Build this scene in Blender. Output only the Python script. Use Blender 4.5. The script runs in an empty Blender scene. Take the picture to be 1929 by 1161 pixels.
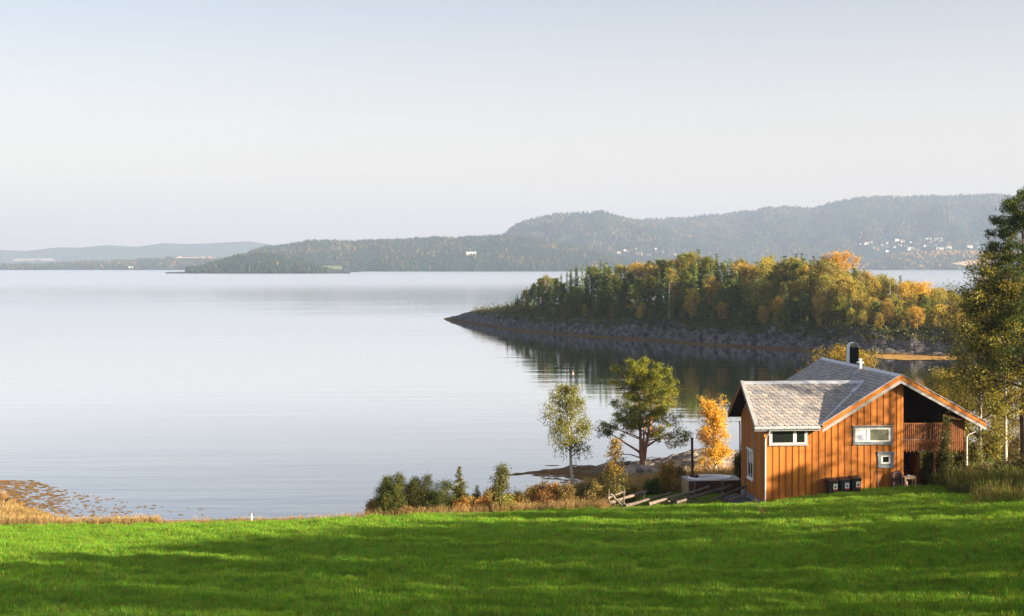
import bpy, math, random
import numpy as np
from mathutils import Vector, Matrix
R = math.radians
SC = bpy.context.scene
COL = SC.collection

# ------------------------------------------------------------------ camera, light, sky
F = 2400.0                       # focal length in pixels of the 1929 px wide photograph
cam = bpy.data.cameras.new('camera')
cam_o = bpy.data.objects.new('camera', cam); COL.objects.link(cam_o)
cam.sensor_width = 36.0; cam.lens = F / 1929 * 36
cam.shift_y = -80.5 / 1929
cam.clip_start = 0.5; cam.clip_end = 40000
cam_o.location = (0, 0, 0); cam_o.rotation_euler = (R(90), 0, 0)
SC.camera = cam_o

SUN_EL, SUN_AZ = R(16), R(116)   # azimuth clockwise from +Y: behind the camera, to the right
sv = Vector((math.sin(SUN_AZ) * math.cos(SUN_EL), math.cos(SUN_AZ) * math.cos(SUN_EL), math.sin(SUN_EL)))
sun = bpy.data.lights.new('sun', 'SUN'); sun.energy = 5.0; sun.angle = R(0.53); sun.color = (1.0, 0.81, 0.57)
sun_o = bpy.data.objects.new('sun', sun); COL.objects.link(sun_o)
sun_o.rotation_euler = sv.to_track_quat('Z', 'Y').to_euler(); sun_o.location = (60, -60, 60)

W = bpy.data.worlds.new('World'); SC.world = W; W.use_nodes = True
wn = W.node_tree.nodes; wl = W.node_tree.links
bg = wn['Background']
sky = wn.new('ShaderNodeTexSky'); sky.sky_type = 'NISHITA'; sky.sun_disc = False
sky.sun_elevation = SUN_EL; sky.sun_rotation = SUN_AZ
sky.altitude = 20; sky.air_density = 1.0; sky.dust_density = 2.5; sky.ozone_density = 2.0
hz = wn.new('ShaderNodeMix'); hz.data_type = 'RGBA'
hz.inputs[7].default_value = (6.9, 5.85, 5.2, 1)        # thin high veil, thicker towards the horizon all round
tcw = wn.new('ShaderNodeTexCoord'); spw = wn.new('ShaderNodeSeparateXYZ'); rpw = wn.new('ShaderNodeValToRGB')
rpw.color_ramp.interpolation = 'EASE'
rpw.color_ramp.elements[0].position = 0.0; rpw.color_ramp.elements[0].color = (.72, .72, .72, 1)
rpw.color_ramp.elements[1].position = .26; rpw.color_ramp.elements[1].color = (.22, .22, .22, 1)
wl.new(tcw.outputs['Generated'], spw.inputs[0]); wl.new(spw.outputs[2], rpw.inputs[0]); wl.new(rpw.outputs[0], hz.inputs[0])
wl.new(sky.outputs[0], hz.inputs[6]); wl.new(hz.outputs[2], bg.inputs[0])
bg.inputs[1].default_value = 0.05

SC.view_settings.view_transform = 'Standard'; SC.view_settings.look = 'None'
SC.view_settings.gamma = 1.0; SC.view_settings.use_curve_mapping = False
SC.view_settings.exposure = 2.0
cy = SC.cycles
cy.use_denoising = True
cy.max_bounces = 8; cy.diffuse_bounces = 3; cy.glossy_bounces = 3; cy.transmission_bounces = 4
cy.volume_bounces = 0; cy.transparent_max_bounces = 8
cy.caustics_reflective = False; cy.caustics_refractive = False
cy.sample_clamp_indirect = 6.0
WATER = -16.0
HAZE_D, HAZE_TOP = 1.5e-4, 375.0

# ------------------------------------------------------------------ helpers
def at(px, py, Y): return Vector(((px - 964.5) / F * Y, Y, (500 - py) / F * Y))

def tag(o, label=None, cat=None, group=None, kind=None):
    if label: o['label'] = label
    if cat: o['category'] = cat
    if group: o['group'] = group
    if kind: o['kind'] = kind
    return o

def empty(name, loc=(0, 0, 0), rz=0.0, parent=None):
    o = bpy.data.objects.new(name, None); COL.objects.link(o)
    o.empty_display_size = 0.3
    o.location = loc; o.rotation_euler = (0, 0, rz)
    if parent: o.parent = parent
    return o

def link(name, me, parent=None, loc=(0, 0, 0), rot=(0, 0, 0), scl=(1, 1, 1)):
    o = bpy.data.objects.new(name, me); COL.objects.link(o)
    o.location = loc; o.rotation_euler = rot; o.scale = scl
    if parent: o.parent = parent
    return o

def npmesh(name, V, Fs, mat=None, col=None, smooth=False):
    """V (n,3); Fs (m,k) or a list of such arrays; col (n,3) albedo per vertex"""
    me = bpy.data.meshes.new(name)
    V = np.asarray(V, dtype=np.float32)
    if not isinstance(Fs, (list, tuple)): Fs = [Fs]
    Fs = [np.asarray(f, dtype=np.int32) for f in Fs if len(f)]
    loops = np.concatenate([f.ravel() for f in Fs])
    tot = np.concatenate([np.full(len(f), f.shape[1], dtype=np.int32) for f in Fs])
    start = np.concatenate([[0], np.cumsum(tot)[:-1]]).astype(np.int32)
    me.vertices.add(len(V)); me.vertices.foreach_set('co', V.ravel())
    me.loops.add(len(loops)); me.loops.foreach_set('vertex_index', loops)
    me.polygons.add(len(tot)); me.polygons.foreach_set('loop_start', start)
    me.polygons.foreach_set('loop_total', tot)
    if smooth: me.polygons.foreach_set('use_smooth', np.ones(len(tot), dtype=bool))
    if col is not None:
        a = me.attributes.new('Col', 'FLOAT_COLOR', 'POINT')
        c = np.ones((len(V), 4), dtype=np.float32); c[:, :3] = col
        a.data.foreach_set('color', c.ravel())
    me.update(calc_edges=True)
    if mat: me.materials.append(mat)
    return me

def hash2(ix, iy, seed):
    h = (ix.astype(np.int64) * 374761393 + iy.astype(np.int64) * 668265263 + seed * 974711) & 0x7fffffff
    h = ((h ^ (h >> 13)) * 1274126177) & 0x7fffffff
    return ((h ^ (h >> 16)) & 0xffff) / 65535.0

def vnoise(x, y, seed=0):
    x = np.asarray(x, float); y = np.asarray(y, float)
    ix = np.floor(x); iy = np.floor(y); fx = x - ix; fy = y - iy
    fx = fx * fx * (3 - 2 * fx); fy = fy * fy * (3 - 2 * fy)
    a = hash2(ix, iy, seed); b = hash2(ix + 1, iy, seed); c = hash2(ix, iy + 1, seed); d = hash2(ix + 1, iy + 1, seed)
    return (a * (1 - fx) + b * fx) * (1 - fy) + (c * (1 - fx) + d * fx) * fy

def fbm(x, y, seed=0, oct=4):
    s = 0; a = .5; t = 0
    for k in range(oct):
        s = s + a * vnoise(x * 2 ** k, y * 2 ** k, seed + k * 17); t += a; a *= .55
    return s / t

class MB:
    """collects simple solids, then links them as one mesh object"""
    def __init__(s): s.v = []; s.f = []
    def add(s, vs, fs):
        n = len(s.v); s.v += [tuple(v) for v in vs]; s.f += [tuple(i + n for i in f) for f in fs]; return s
    def box(s, x0, x1, y0, y1, z0, z1):
        return s.add([(x0, y0, z0), (x1, y0, z0), (x1, y1, z0), (x0, y1, z0), (x0, y0, z1), (x1, y0, z1), (x1, y1, z1), (x0, y1, z1)],
                     [(0, 3, 2, 1), (4, 5, 6, 7), (0, 1, 5, 4), (1, 2, 6, 5), (2, 3, 7, 6), (3, 0, 4, 7)])
    def prism(s, poly, d):
        """poly: 3-D points in order; d: extrusion vector"""
        n = len(poly); P = [Vector(p) for p in poly]; d = Vector(d)
        nrm = Vector((0, 0, 0))
        for i in range(n): nrm += P[i].cross(P[(i + 1) % n])
        if nrm.dot(d) > 0: P.reverse()
        vs = P + [p + d for p in P]
        return s.add(vs, [tuple(range(n)), tuple(range(2 * n - 1, n - 1, -1))] +
                     [((i + 1) % n, i, i + n, (i + 1) % n + n) for i in range(n)])
    def bar(s, p, q, w, h, up=(0, 0, 1)):
        p = Vector(p); q = Vector(q); d = (q - p).normalized(); u = Vector(up)
        sd = d.cross(u)
        if sd.length < 1e-4: sd = d.cross(Vector((1, 0, 0)))
        sd.normalize(); u = sd.cross(d).normalized()
        a = sd * (w / 2); b = u * (h / 2)
        return s.prism([p - a - b, p + a - b, p + a + b, p - a + b], q - p)
    def tube(s, pts, radii, n=8, caps=True):
        V, Fq = tube(pts, radii, n)
        k = len(s.v); s.v += [tuple(v) for v in V]; s.f += [tuple(int(i) + k for i in f) for f in Fq]
        if caps:
            m = len(pts)
            s.f.append(tuple(k + i for i in range(n - 1, -1, -1))); s.f.append(tuple(k + (m - 1) * n + i for i in range(n)))
        return s
    def lathe(s, prof, c=(0, 0, 0), n=12):
        k = len(s.v)
        for r, z in prof:
            for i in range(n):
                a = 2 * math.pi * i / n; s.v.append((c[0] + r * math.cos(a), c[1] + r * math.sin(a), c[2] + z))
        for j in range(len(prof) - 1):
            for i in range(n):
                s.f.append((k + j * n + i, k + j * n + (i + 1) % n, k + (j + 1) * n + (i + 1) % n, k + (j + 1) * n + i))
        s.f.append(tuple(k + i for i in range(n - 1, -1, -1))); s.f.append(tuple(k + (len(prof) - 1) * n + i for i in range(n)))
        return s
    def mesh(s, name, mat=None, smooth=False):
        me = bpy.data.meshes.new(name); me.from_pydata(s.v, [], s.f); me.update()
        if smooth: me.polygons.foreach_set('use_smooth', [True] * len(me.polygons))
        if mat: me.materials.append(mat)
        return me
    def build(s, name, mat=None, parent=None, loc=(0, 0, 0), rot=(0, 0, 0), smooth=False, bevel=0):
        o = link(name, s.mesh(name, mat, smooth), parent, loc, rot)
        if bevel:
            b = o.modifiers.new('bevel', 'BEVEL'); b.width = bevel; b.segments = 2; b.limit_method = 'ANGLE'
        return o

def tube(pts, radii, n=6):
    P = np.asarray(pts, float); m = len(P); r = np.asarray(radii, float)
    T = np.gradient(P, axis=0); T /= np.linalg.norm(T, axis=1)[:, None] + 1e-9
    ref = np.array([0, 0, 1.0]) if abs(T[0, 2]) < .8 else np.array([1.0, 0, 0])
    A = np.cross(T, ref); A /= np.linalg.norm(A, axis=1)[:, None] + 1e-9
    B = np.cross(T, A)
    th = np.linspace(0, 2 * np.pi, n, endpoint=False)
    V = P[:, None] + (A[:, None] * np.cos(th)[None, :, None] + B[:, None] * np.sin(th)[None, :, None]) * r[:, None, None]
    i = np.arange(m - 1)[:, None] * n + np.arange(n)[None]; j = np.arange(m - 1)[:, None] * n + (np.arange(n)[None] + 1) % n
    Fq = np.stack([i, i + n, j + n, j], -1).reshape(-1, 4)
    return V.reshape(-1, 3), Fq

# ------------------------------------------------------------------ materials
def nodes(m):
    m.use_nodes = True; t = m.node_tree; return t.nodes, t.links, t.nodes['Principled BSDF']

def pm(name, c1, c2=None, scale=4.0, rough=.75, bump=0.0, stretch=(1, 1, 1), rnd=0.0, detail=5, metal=0.0, spec=.3, coord='Object', bscale=None, ramp=(.35, .68)):
    """procedural material: two colours mixed by noise, fine bump, per-object value shift"""
    m = bpy.data.materials.new(name); n, l, b = nodes(m)
    b.inputs['Roughness'].default_value = rough; b.inputs['Metallic'].default_value = metal
    b.inputs['Specular IOR Level'].default_value = spec
    c2 = c2 or tuple(c * .75 for c in c1)
    tc = n.new('ShaderNodeTexCoord'); mp = n.new('ShaderNodeMapping'); mp.inputs['Scale'].default_value = stretch
    l.new(tc.outputs[coord], mp.inputs[0])
    nz = n.new('ShaderNodeTexNoise'); nz.inputs['Scale'].default_value = scale; nz.inputs['Detail'].default_value = detail
    l.new(mp.outputs[0], nz.inputs[0])
    rp = n.new('ShaderNodeValToRGB'); rp.color_ramp.elements[0].position = ramp[0]; rp.color_ramp.elements[1].position = ramp[1]
    rp.color_ramp.elements[0].color = (*c1, 1); rp.color_ramp.elements[1].color = (*c2, 1)
    l.new(nz.outputs[0], rp.inputs[0])
    out = rp.outputs[0]
    if rnd:
        oi = n.new('ShaderNodeObjectInfo'); mr = n.new('ShaderNodeMapRange'); hs = n.new('ShaderNodeHueSaturation')
        mr.inputs[3].default_value = 1 - rnd; mr.inputs[4].default_value = 1 + rnd
        l.new(oi.outputs['Random'], mr.inputs[0]); l.new(mr.outputs[0], hs.inputs['Value']); l.new(out, hs.inputs['Color']); out = hs.outputs[0]
    l.new(out, b.inputs['Base Color'])
    if bump:
        nb = n.new('ShaderNodeTexNoise'); nb.inputs['Scale'].default_value = bscale or scale * 3; nb.inputs['Detail'].default_value = 6
        l.new(mp.outputs[0], nb.inputs[0])
        bp = n.new('ShaderNodeBump'); bp.inputs['Strength'].default_value = bump; bp.inputs['Distance'].default_value = .02
        l.new(nb.outputs[0], bp.inputs['Height']); l.new(bp.outputs[0], b.inputs['Normal'])
    return m

def leafmat(name, trans=.35, rnd=.15, gloss=0.0):
    m = bpy.data.materials.new(name); n, l, b = nodes(m); n.remove(b)
    out = n['Material Output']
    at_ = n.new('ShaderNodeAttribute'); at_.attribute_name = 'Col'
    oi = n.new('ShaderNodeObjectInfo'); mr = n.new('ShaderNodeMapRange'); hs = n.new('ShaderNodeHueSaturation')
    mr.inputs[3].default_value = 1 - rnd; mr.inputs[4].default_value = 1 + rnd
    l.new(oi.outputs['Random'], mr.inputs[0]); l.new(mr.outputs[0], hs.inputs['Value']); l.new(at_.outputs['Color'], hs.inputs['Color'])
    mh = n.new('ShaderNodeMapRange'); mh.inputs[3].default_value = .5 - rnd * .03; mh.inputs[4].default_value = .5 + rnd * .07
    ml = n.new('ShaderNodeMath'); ml.operation = 'MULTIPLY'; ml.inputs[1].default_value = 7.31
    fr = n.new('ShaderNodeMath'); fr.operation = 'FRACT'
    l.new(oi.outputs['Random'], ml.inputs[0]); l.new(ml.outputs[0], fr.inputs[0]); l.new(fr.outputs[0], mh.inputs[0]); l.new(mh.outputs[0], hs.inputs['Hue'])
    d = n.new('ShaderNodeBsdfDiffuse'); t = n.new('ShaderNodeBsdfTranslucent'); mx = n.new('ShaderNodeMixShader')
    mx.inputs[0].default_value = trans
    tm = n.new('ShaderNodeMix'); tm.data_type = 'RGBA'; tm.blend_type = 'MULTIPLY'; tm.inputs[0].default_value = 1; tm.inputs[7].default_value = (1.28, 1.0, .6, 1)   # light through a leaf comes out yellower
    l.new(hs.outputs[0], tm.inputs[6]); l.new(hs.outputs[0], d.inputs[0]); l.new(tm.outputs[2], t.inputs[0]); l.new(d.outputs[0], mx.inputs[1]); l.new(t.outputs[0], mx.inputs[2])
    last = mx
    if gloss:
        g = n.new('ShaderNodeBsdfGlossy'); g.inputs['Roughness'].default_value = .45; g.inputs[0].default_value = (.9, .9, .9, 1)
        m2 = n.new('ShaderNodeMixShader'); m2.inputs[0].default_value = gloss
        l.new(mx.outputs[0], m2.inputs[1]); l.new(g.outputs[0], m2.inputs[2]); last = m2
    l.new(last.outputs[0], out.inputs[0])
    return m

M = {}
M['leaf'] = leafmat('leaf', .46, .22, .02)
M['needle'] = leafmat('needle', .34, .2)
M['grass'] = leafmat('grass_blade', .48, .38, .015)
M['straw'] = leafmat('dry_stalk', .35, .2)
M['farwood'] = leafmat('far_foliage', .15, .0)
M['bark'] = pm('bark', (.12, .085, .06), (.05, .035, .028), 6, .9, .6, (1, 1, .25))
M['pinebark'] = pm('pine_bark', (.36, .17, .09), (.17, .09, .06), 4, .9, .6, (1, 1, .4))
M['birchbark'] = pm('birch_bark', (.46, .43, .38), (.10, .09, .08), 5, .8, .3, (1, 1, 3), ramp=(.5, .75))
M['greybark'] = pm('dead_wood', (.45, .42, .40), (.25, .23, .21), 6, .9, .4, (1, 1, .3))
# trees of the wood right of the field (x, y, kind); all stand outside the picture
SHADE = [(26, 41, 2), (29.5, 44, 2), (33, 46, 2), (37, 49, 1), (41.5, 52, 2), (46, 55, 1), (52, 58, 0),
         (25.5, 37, 2), (31, 40.5, 2), (38, 45, 2), (19, 29, 2), (23, 33, 2), (28, 36, 1), (34, 40, 2), (41, 44, 1), (49, 49, 2),
         (20, 25, 2), (27, 28, 2), (30, 31.5, 2), (38, 36, 2), (13.5, 21, 2), (18, 21.5, 2), (35, 33, 1), (43, 38, 2), (16, 17, 2), (23, 20, 1), (32, 24, 2)]
# ------------------------------------------------------------------ ground, shore and water
GX = [-90, -60, -30.1, -24, -16, -7.6, 0, 5.6, 10.5, 14.9, 18.6, 23, 26.7, 30, 60, 120]
GZ = [-15.55, -15.55, -15.53, -15.50, -15.32, -14.97, -14.69, -14.46, -14.22, -14.04, -13.62, -13.22, -13.08, -13.0, -12.4, -12.0]
SX = [-90, -60, -40, -36, -31, -27, -20, -8, 0, 4, 10, 20, 30, 60, 120]
SY = [110, 100, 91, 89, 83.5, 79.5, 80, 81, 84, 90, 97, 103, 106, 110, 115]

def ground(X, Y, bumps=True):
    X = np.asarray(X, float); Y = np.asarray(Y, float)
    z75 = np.interp(X, GX, GZ); ys = np.interp(X, SX, SY); yc = 76.0
    z = z75 + .1 * (75 - np.minimum(Y, yc))
    zc = z75 - .1
    s = np.clip((Y - yc) / np.maximum(ys - yc, 1), 0, None)
    zb = np.where(s < 1, zc + (WATER - zc) * s, WATER - (s - 1) * 2.2)
    z = np.where(Y > yc, np.maximum(zb, -18.0), z)
    if bumps:
        z = z + .10 * (fbm(X * .25, Y * .25, 3, 3) - .5) + .05 * (fbm(X * 1.1, Y * 1.1, 9, 2) - .5)
    return z

def gz(X, Y): return float(ground(X, Y))

def grid_mesh(name, xs, ys, fz, mat, smooth=True):
    Xg, Yg = np.meshgrid(xs, ys); Z = fz(Xg, Yg)
    nx, ny = len(xs), len(ys)
    i = np.arange(ny - 1)[:, None] * nx + np.arange(nx - 1)[None]
    Fq = np.stack([i, i + 1, i + nx + 1, i + nx], -1).reshape(-1, 4)
    return npmesh(name, np.stack([Xg, Yg, Z], -1).reshape(-1, 3), Fq, mat, smooth=smooth)

# soil / turf / bare shore: colours picked by height above the tide and by noise
def ground_mat():
    m = bpy.data.materials.new('ground'); n, l, b = nodes(m); b.inputs['Roughness'].default_value = .95; b.inputs['Specular IOR Level'].default_value = .1
    g = n.new('ShaderNodeNewGeometry'); sp = n.new('ShaderNodeSeparateXYZ'); l.new(g.outputs['Position'], sp.inputs[0])
    nz = n.new('ShaderNodeTexNoise'); nz.inputs['Scale'].default_value = .5; nz.inputs['Detail'].default_value = 6; l.new(g.outputs['Position'], nz.inputs[0])
    r1 = n.new('ShaderNodeValToRGB'); r1.color_ramp.elements[0].color = (.035, .075, .012, 1); r1.color_ramp.elements[1].color = (.06, .095, .018, 1)
    l.new(nz.outputs[0], r1.inputs[0])
    # dry margin beyond the field, then stony shore
    n2 = n.new('ShaderNodeTexNoise'); n2.inputs['Scale'].default_value = 2.5; n2.inputs['Detail'].default_value = 6; l.new(g.outputs['Position'], n2.inputs[0])
    r2 = n.new('ShaderNodeValToRGB'); r2.color_ramp.elements[0].color = (.17, .12, .05, 1); r2.color_ramp.elements[1].color = (.09, .075, .03, 1); l.new(n2.outputs[0], r2.inputs[0])
    r3 = n.new('ShaderNodeValToRGB'); r3.color_ramp.elements[0].color = (.16, .09, .03, 1); r3.color_ramp.elements[1].color = (.06, .045, .03, 1); l.new(n2.outputs[0], r3.inputs[0])
    my = n.new('ShaderNodeMapRange'); my.inputs[1].default_value = 76.0; my.inputs[2].default_value = 77.0; l.new(sp.outputs[1], my.inputs[0])
    mz = n.new('ShaderNodeMapRange'); mz.inputs[1].default_value = -15.55; mz.inputs[2].default_value = -15.85; l.new(sp.outputs[2], mz.inputs[0])
    a = n.new('ShaderNodeMix'); a.data_type = 'RGBA'; l.new(my.outputs[0], a.inputs[0]); l.new(r1.outputs[0], a.inputs[6]); l.new(r2.outputs[0], a.inputs[7])
    c = n.new('ShaderNodeMix'); c.data_type = 'RGBA'; l.new(mz.outputs[0], c.inputs[0]); l.new(a.outputs[2], c.inputs[6]); l.new(r3.outputs[0], c.inputs[7])
    l.new(c.outputs[2], b.inputs['Base Color'])
    bp = n.new('ShaderNodeBump'); bp.inputs['Strength'].default_value = .6; bp.inputs['Distance'].default_value = .06; l.new(n2.outputs[0], bp.inputs['Height']); l.new(bp.outputs[0], b.inputs['Normal'])
    return m
xs = np.concatenate([np.arange(-90, -42, 3), np.arange(-42, 46, .6), np.arange(46, 121, 3)])
ys = np.concatenate([np.arange(-60, 34, 3), np.arange(34, 106, .6), np.arange(106, 125, 3)])
tag(link('meadow_ground', grid_mesh('meadow_ground', xs, ys, ground, ground_mat())), kind='structure')

def water_mat():
    m = bpy.data.materials.new('water'); n, l, b = nodes(m); n.remove(b); out = n['Material Output']
    g = n.new('ShaderNodeNewGeometry')
    def noise(sx, sy, det, rough=.5, off=0):
        mp = n.new('ShaderNodeMapping'); mp.inputs['Scale'].default_value = (sx, sy, 1); mp.inputs['Location'].default_value = (off, off, 0); mp.inputs['Rotation'].default_value = (0, 0, R(-4))
        l.new(g.outputs['Position'], mp.inputs[0])
        t = n.new('ShaderNodeTexNoise'); t.inputs['Scale'].default_value = 1; t.inputs['Detail'].default_value = det; t.inputs['Roughness'].default_value = rough
        l.new(mp.outputs[0], t.inputs[0]); return t
    swell = noise(.035, .22, 2); chop = noise(.35, 1.1, 3, .55, 7); calm = noise(.006, .02, 2, .5, 31)
    mr = n.new('ShaderNodeMapRange'); mr.inputs[1].default_value = .38; mr.inputs[2].default_value = .62; mr.inputs[3].default_value = .25; mr.inputs[4].default_value = 1.0
    l.new(calm.outputs[0], mr.inputs[0])
    spy = n.new('ShaderNodeSeparateXYZ'); l.new(g.outputs['Position'], spy.inputs[0])      # sheltered bay near, open fjord beyond
    opn = n.new('ShaderNodeMapRange'); opn.interpolation_type = 'SMOOTHSTEP'; opn.inputs[1].default_value = 420; opn.inputs[2].default_value = 1500; opn.inputs[3].default_value = 0; opn.inputs[4].default_value = 1
    l.new(spy.outputs[1], opn.inputs[0])
    m1 = n.new('ShaderNodeMath'); m1.operation = 'MULTIPLY'; m1.inputs[1].default_value = WAVE[1]; l.new(chop.outputs[0], m1.inputs[0])
    m2 = n.new('ShaderNodeMath'); m2.operation = 'MULTIPLY_ADD'; m2.inputs[1].default_value = WAVE[0]; l.new(swell.outputs[0], m2.inputs[0]); l.new(m1.outputs[0], m2.inputs[2])
    m3 = n.new('ShaderNodeMath'); m3.operation = 'MULTIPLY'; l.new(m2.outputs[0], m3.inputs[0])
    am = n.new('ShaderNodeMath'); am.operation = 'MULTIPLY_ADD'; am.inputs[1].default_value = 4.0; l.new(opn.outputs[0], am.inputs[0]); l.new(mr.outputs[0], am.inputs[2]); l.new(am.outputs[0], m3.inputs[1])
    bp = n.new('ShaderNodeBump'); bp.inputs['Strength'].default_value = 1; bp.inputs['Distance'].default_value = 1; l.new(m3.outputs[0], bp.inputs['Height'])
    gl = n.new('ShaderNodeBsdfGlossy'); rg_ = n.new('ShaderNodeMath'); rg_.operation = 'MULTIPLY_ADD'; rg_.inputs[1].default_value = .22; rg_.inputs[2].default_value = .03; l.new(opn.outputs[0], rg_.inputs[0]); l.new(rg_.outputs[0], gl.inputs['Roughness']); gl.inputs[0].default_value = (.97, .98, 1, 1)
    df = n.new('ShaderNodeBsdfDiffuse'); df.inputs[0].default_value = (.012, .022, .03, 1)
    lw = n.new('ShaderNodeFresnel'); lw.inputs[0].default_value = 1.34
    fr = n.new('ShaderNodeMapRange'); fr.inputs[1].default_value = .02; fr.inputs[2].default_value = .55; fr.inputs[3].default_value = .10; fr.inputs[4].default_value = 1.0
    l.new(lw.outputs[0], fr.inputs[0]); l.new(bp.outputs[0], lw.inputs['Normal'])
    mx = n.new('ShaderNodeMixShader'); l.new(fr.outputs[0], mx.inputs[0]); l.new(df.outputs[0], mx.inputs[1]); l.new(gl.outputs[0], mx.inputs[2])
    for s in (gl, df): l.new(bp.outputs[0], s.inputs['Normal'])
    l.new(mx.outputs[0], out.inputs[0]); return m
WAVE = (.05, .012)
wv = [(-9300, 40, WATER), (9300, 40, WATER), (9300, 9300, WATER), (-9300, 9300, WATER)]
tag(link('water', npmesh("water", wv, np.array([[0, 1, 2, 3]]), water_mat())), kind='structure')

# ------------------------------------------------------------------ rocky shore
def rock_mat(name, c1, c2, heath=None, weed=True, lo=-15.9, hi=-15.5, crack=1.0):
    m = bpy.data.materials.new(name); n, l, b = nodes(m); b.inputs['Roughness'].default_value = .9; b.inputs['Specular IOR Level'].default_value = .25
    g = n.new('ShaderNodeNewGeometry'); sp = n.new('ShaderNodeSeparateXYZ'); l.new(g.outputs['Position'], sp.inputs[0])
    nz = n.new('ShaderNodeTexNoise'); nz.inputs['Scale'].default_value = .9; nz.inputs['Detail'].default_value = 9; nz.inputs['Roughness'].default_value = .68; l.new(g.outputs['Position'], nz.inputs[0])
    r = n.new('ShaderNodeValToRGB'); r.color_ramp.elements[0].position = .36; r.color_ramp.elements[1].position = .66
    r.color_ramp.elements[0].color = (*c1, 1); r.color_ramp.elements[1].color = (*c2, 1); l.new(nz.outputs[0], r.inputs[0])
    last = r.outputs[0]
    vo = n.new('ShaderNodeTexVoronoi'); vo.feature = 'DISTANCE_TO_EDGE'; vo.inputs['Scale'].default_value = .7
    mp = n.new('ShaderNodeMapping'); mp.inputs['Scale'].default_value = (.6, .6, 1.6); mp.inputs['Rotation'].default_value = (0, R(25), 0); l.new(g.outputs['Position'], mp.inputs[0]); l.new(mp.outputs[0], vo.inputs[0])
    cr = n.new('ShaderNodeMapRange'); cr.inputs[2].default_value = .06; l.new(vo.outputs[0], cr.inputs[0])
    bh = n.new('ShaderNodeMath'); bh.operation = 'MULTIPLY_ADD'; bh.inputs[1].default_value = 1.2; ck = n.new('ShaderNodeMath'); ck.operation = 'MULTIPLY'; ck.inputs[1].default_value = crack; l.new(cr.outputs[0], ck.inputs[0]); l.new(ck.outputs[0], bh.inputs[2]); l.new(nz.outputs[0], bh.inputs[0])
    bp = n.new('ShaderNodeBump'); bp.inputs['Strength'].default_value = .8; bp.inputs['Distance'].default_value = .35; l.new(bh.outputs[0], bp.inputs['Height']); l.new(bp.outputs[0], b.inputs['Normal'])
    if heath:
        sn = n.new('ShaderNodeSeparateXYZ'); l.new(g.outputs['Normal'], sn.inputs[0])
        ad = n.new('ShaderNodeMath'); ad.operation = 'MULTIPLY_ADD'; ad.inputs[1].default_value = .35; l.new(nz.outputs[0], ad.inputs[0]); l.new(sn.outputs[2], ad.inputs[2])
        mr = n.new('ShaderNodeMapRange'); mr.inputs[1].default_value = .98; mr.inputs[2].default_value = 1.08; l.new(ad.outputs[0], mr.inputs[0])
        mh = n.new('ShaderNodeMapRange'); mh.inputs[1].default_value = -14.2; mh.inputs[2].default_value = -13.2; l.new(sp.outputs[2], mh.inputs[0])
        mu = n.new('ShaderNodeMath'); mu.operation = 'MULTIPLY'; l.new(mr.outputs[0], mu.inputs[0]); l.new(mh.outputs[0], mu.inputs[1])
        r2 = n.new('ShaderNodeValToRGB'); r2.color_ramp.elements[0].color = (*heath[0], 1); r2.color_ramp.elements[1].color = (*heath[1], 1); l.new(nz.outputs[0], r2.inputs[0])
        a = n.new('ShaderNodeMix'); a.data_type = 'RGBA'; l.new(mu.outputs[0], a.inputs[0]); l.new(last, a.inputs[6]); l.new(r2.outputs[0], a.inputs[7]); last = a.outputs[2]
    if weed:
        wz = n.new('ShaderNodeMath'); wz.operation = 'MULTIPLY_ADD'; wz.inputs[1].default_value = -1.1; l.new(nz.outputs[0], wz.inputs[0]); l.new(sp.outputs[2], wz.inputs[2])
        mr = n.new('ShaderNodeMapRange'); mr.inputs[1].default_value = hi - .55; mr.inputs[2].default_value = lo - .55; l.new(wz.outputs[0], mr.inputs[0])
        r3 = n.new('ShaderNodeValToRGB'); r3.color_ramp.elements[0].color = (.20, .105, .022, 1); r3.color_ramp.elements[1].color = (.07, .05, .025, 1); l.new(nz.outputs[0], r3.inputs[0])
        a = n.new('ShaderNodeMix'); a.data_type = 'RGBA'; l.new(mr.outputs[0], a.inputs[0]); l.new(last, a.inputs[6]); l.new(r3.outputs[0], a.inputs[7]); last = a.outputs[2]
    l.new(last, b.inputs['Base Color']); return m

# wooded point across the bay: columns of ground running back from its front shore
IP = [826, 838, 900, 960, 1050, 1150, 1250, 1330, 1450, 1540, 1650, 1780, 1929, 2060]
IS = [601, 602, 611, 621, 630, 637, 643, 650, 657, 662, 668, 672, 678, 682]
def isl_front(px): return 38400.0 / (np.interp(px, IP, IS) - 500)
def isl_width(px): return np.interp(px, [826, 838, 870, 900, 960, 1050, 1200, 2060], [1, 3, 14, 24, 40, 55, 70, 85])
def isl_rock(px): return np.interp(px, [826, 838, 850, 900, 960, 1050, 1300, 1500, 1700, 1790, 2060], [-.6, .1, .8, 2.3, 2.9, 3.5, 3.3, 3.9, 3.5, 3.0, 3.0])
def isl_crest(px): return np.interp(px, [826, 838, 850, 870, 890, 940, 1050, 1330, 1600, 1800, 2060], [-.4, .25, 1.0, 2.3, 3.3, 4.9, 6.2, 8.2, 8.2, 6.6, 6])
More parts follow.
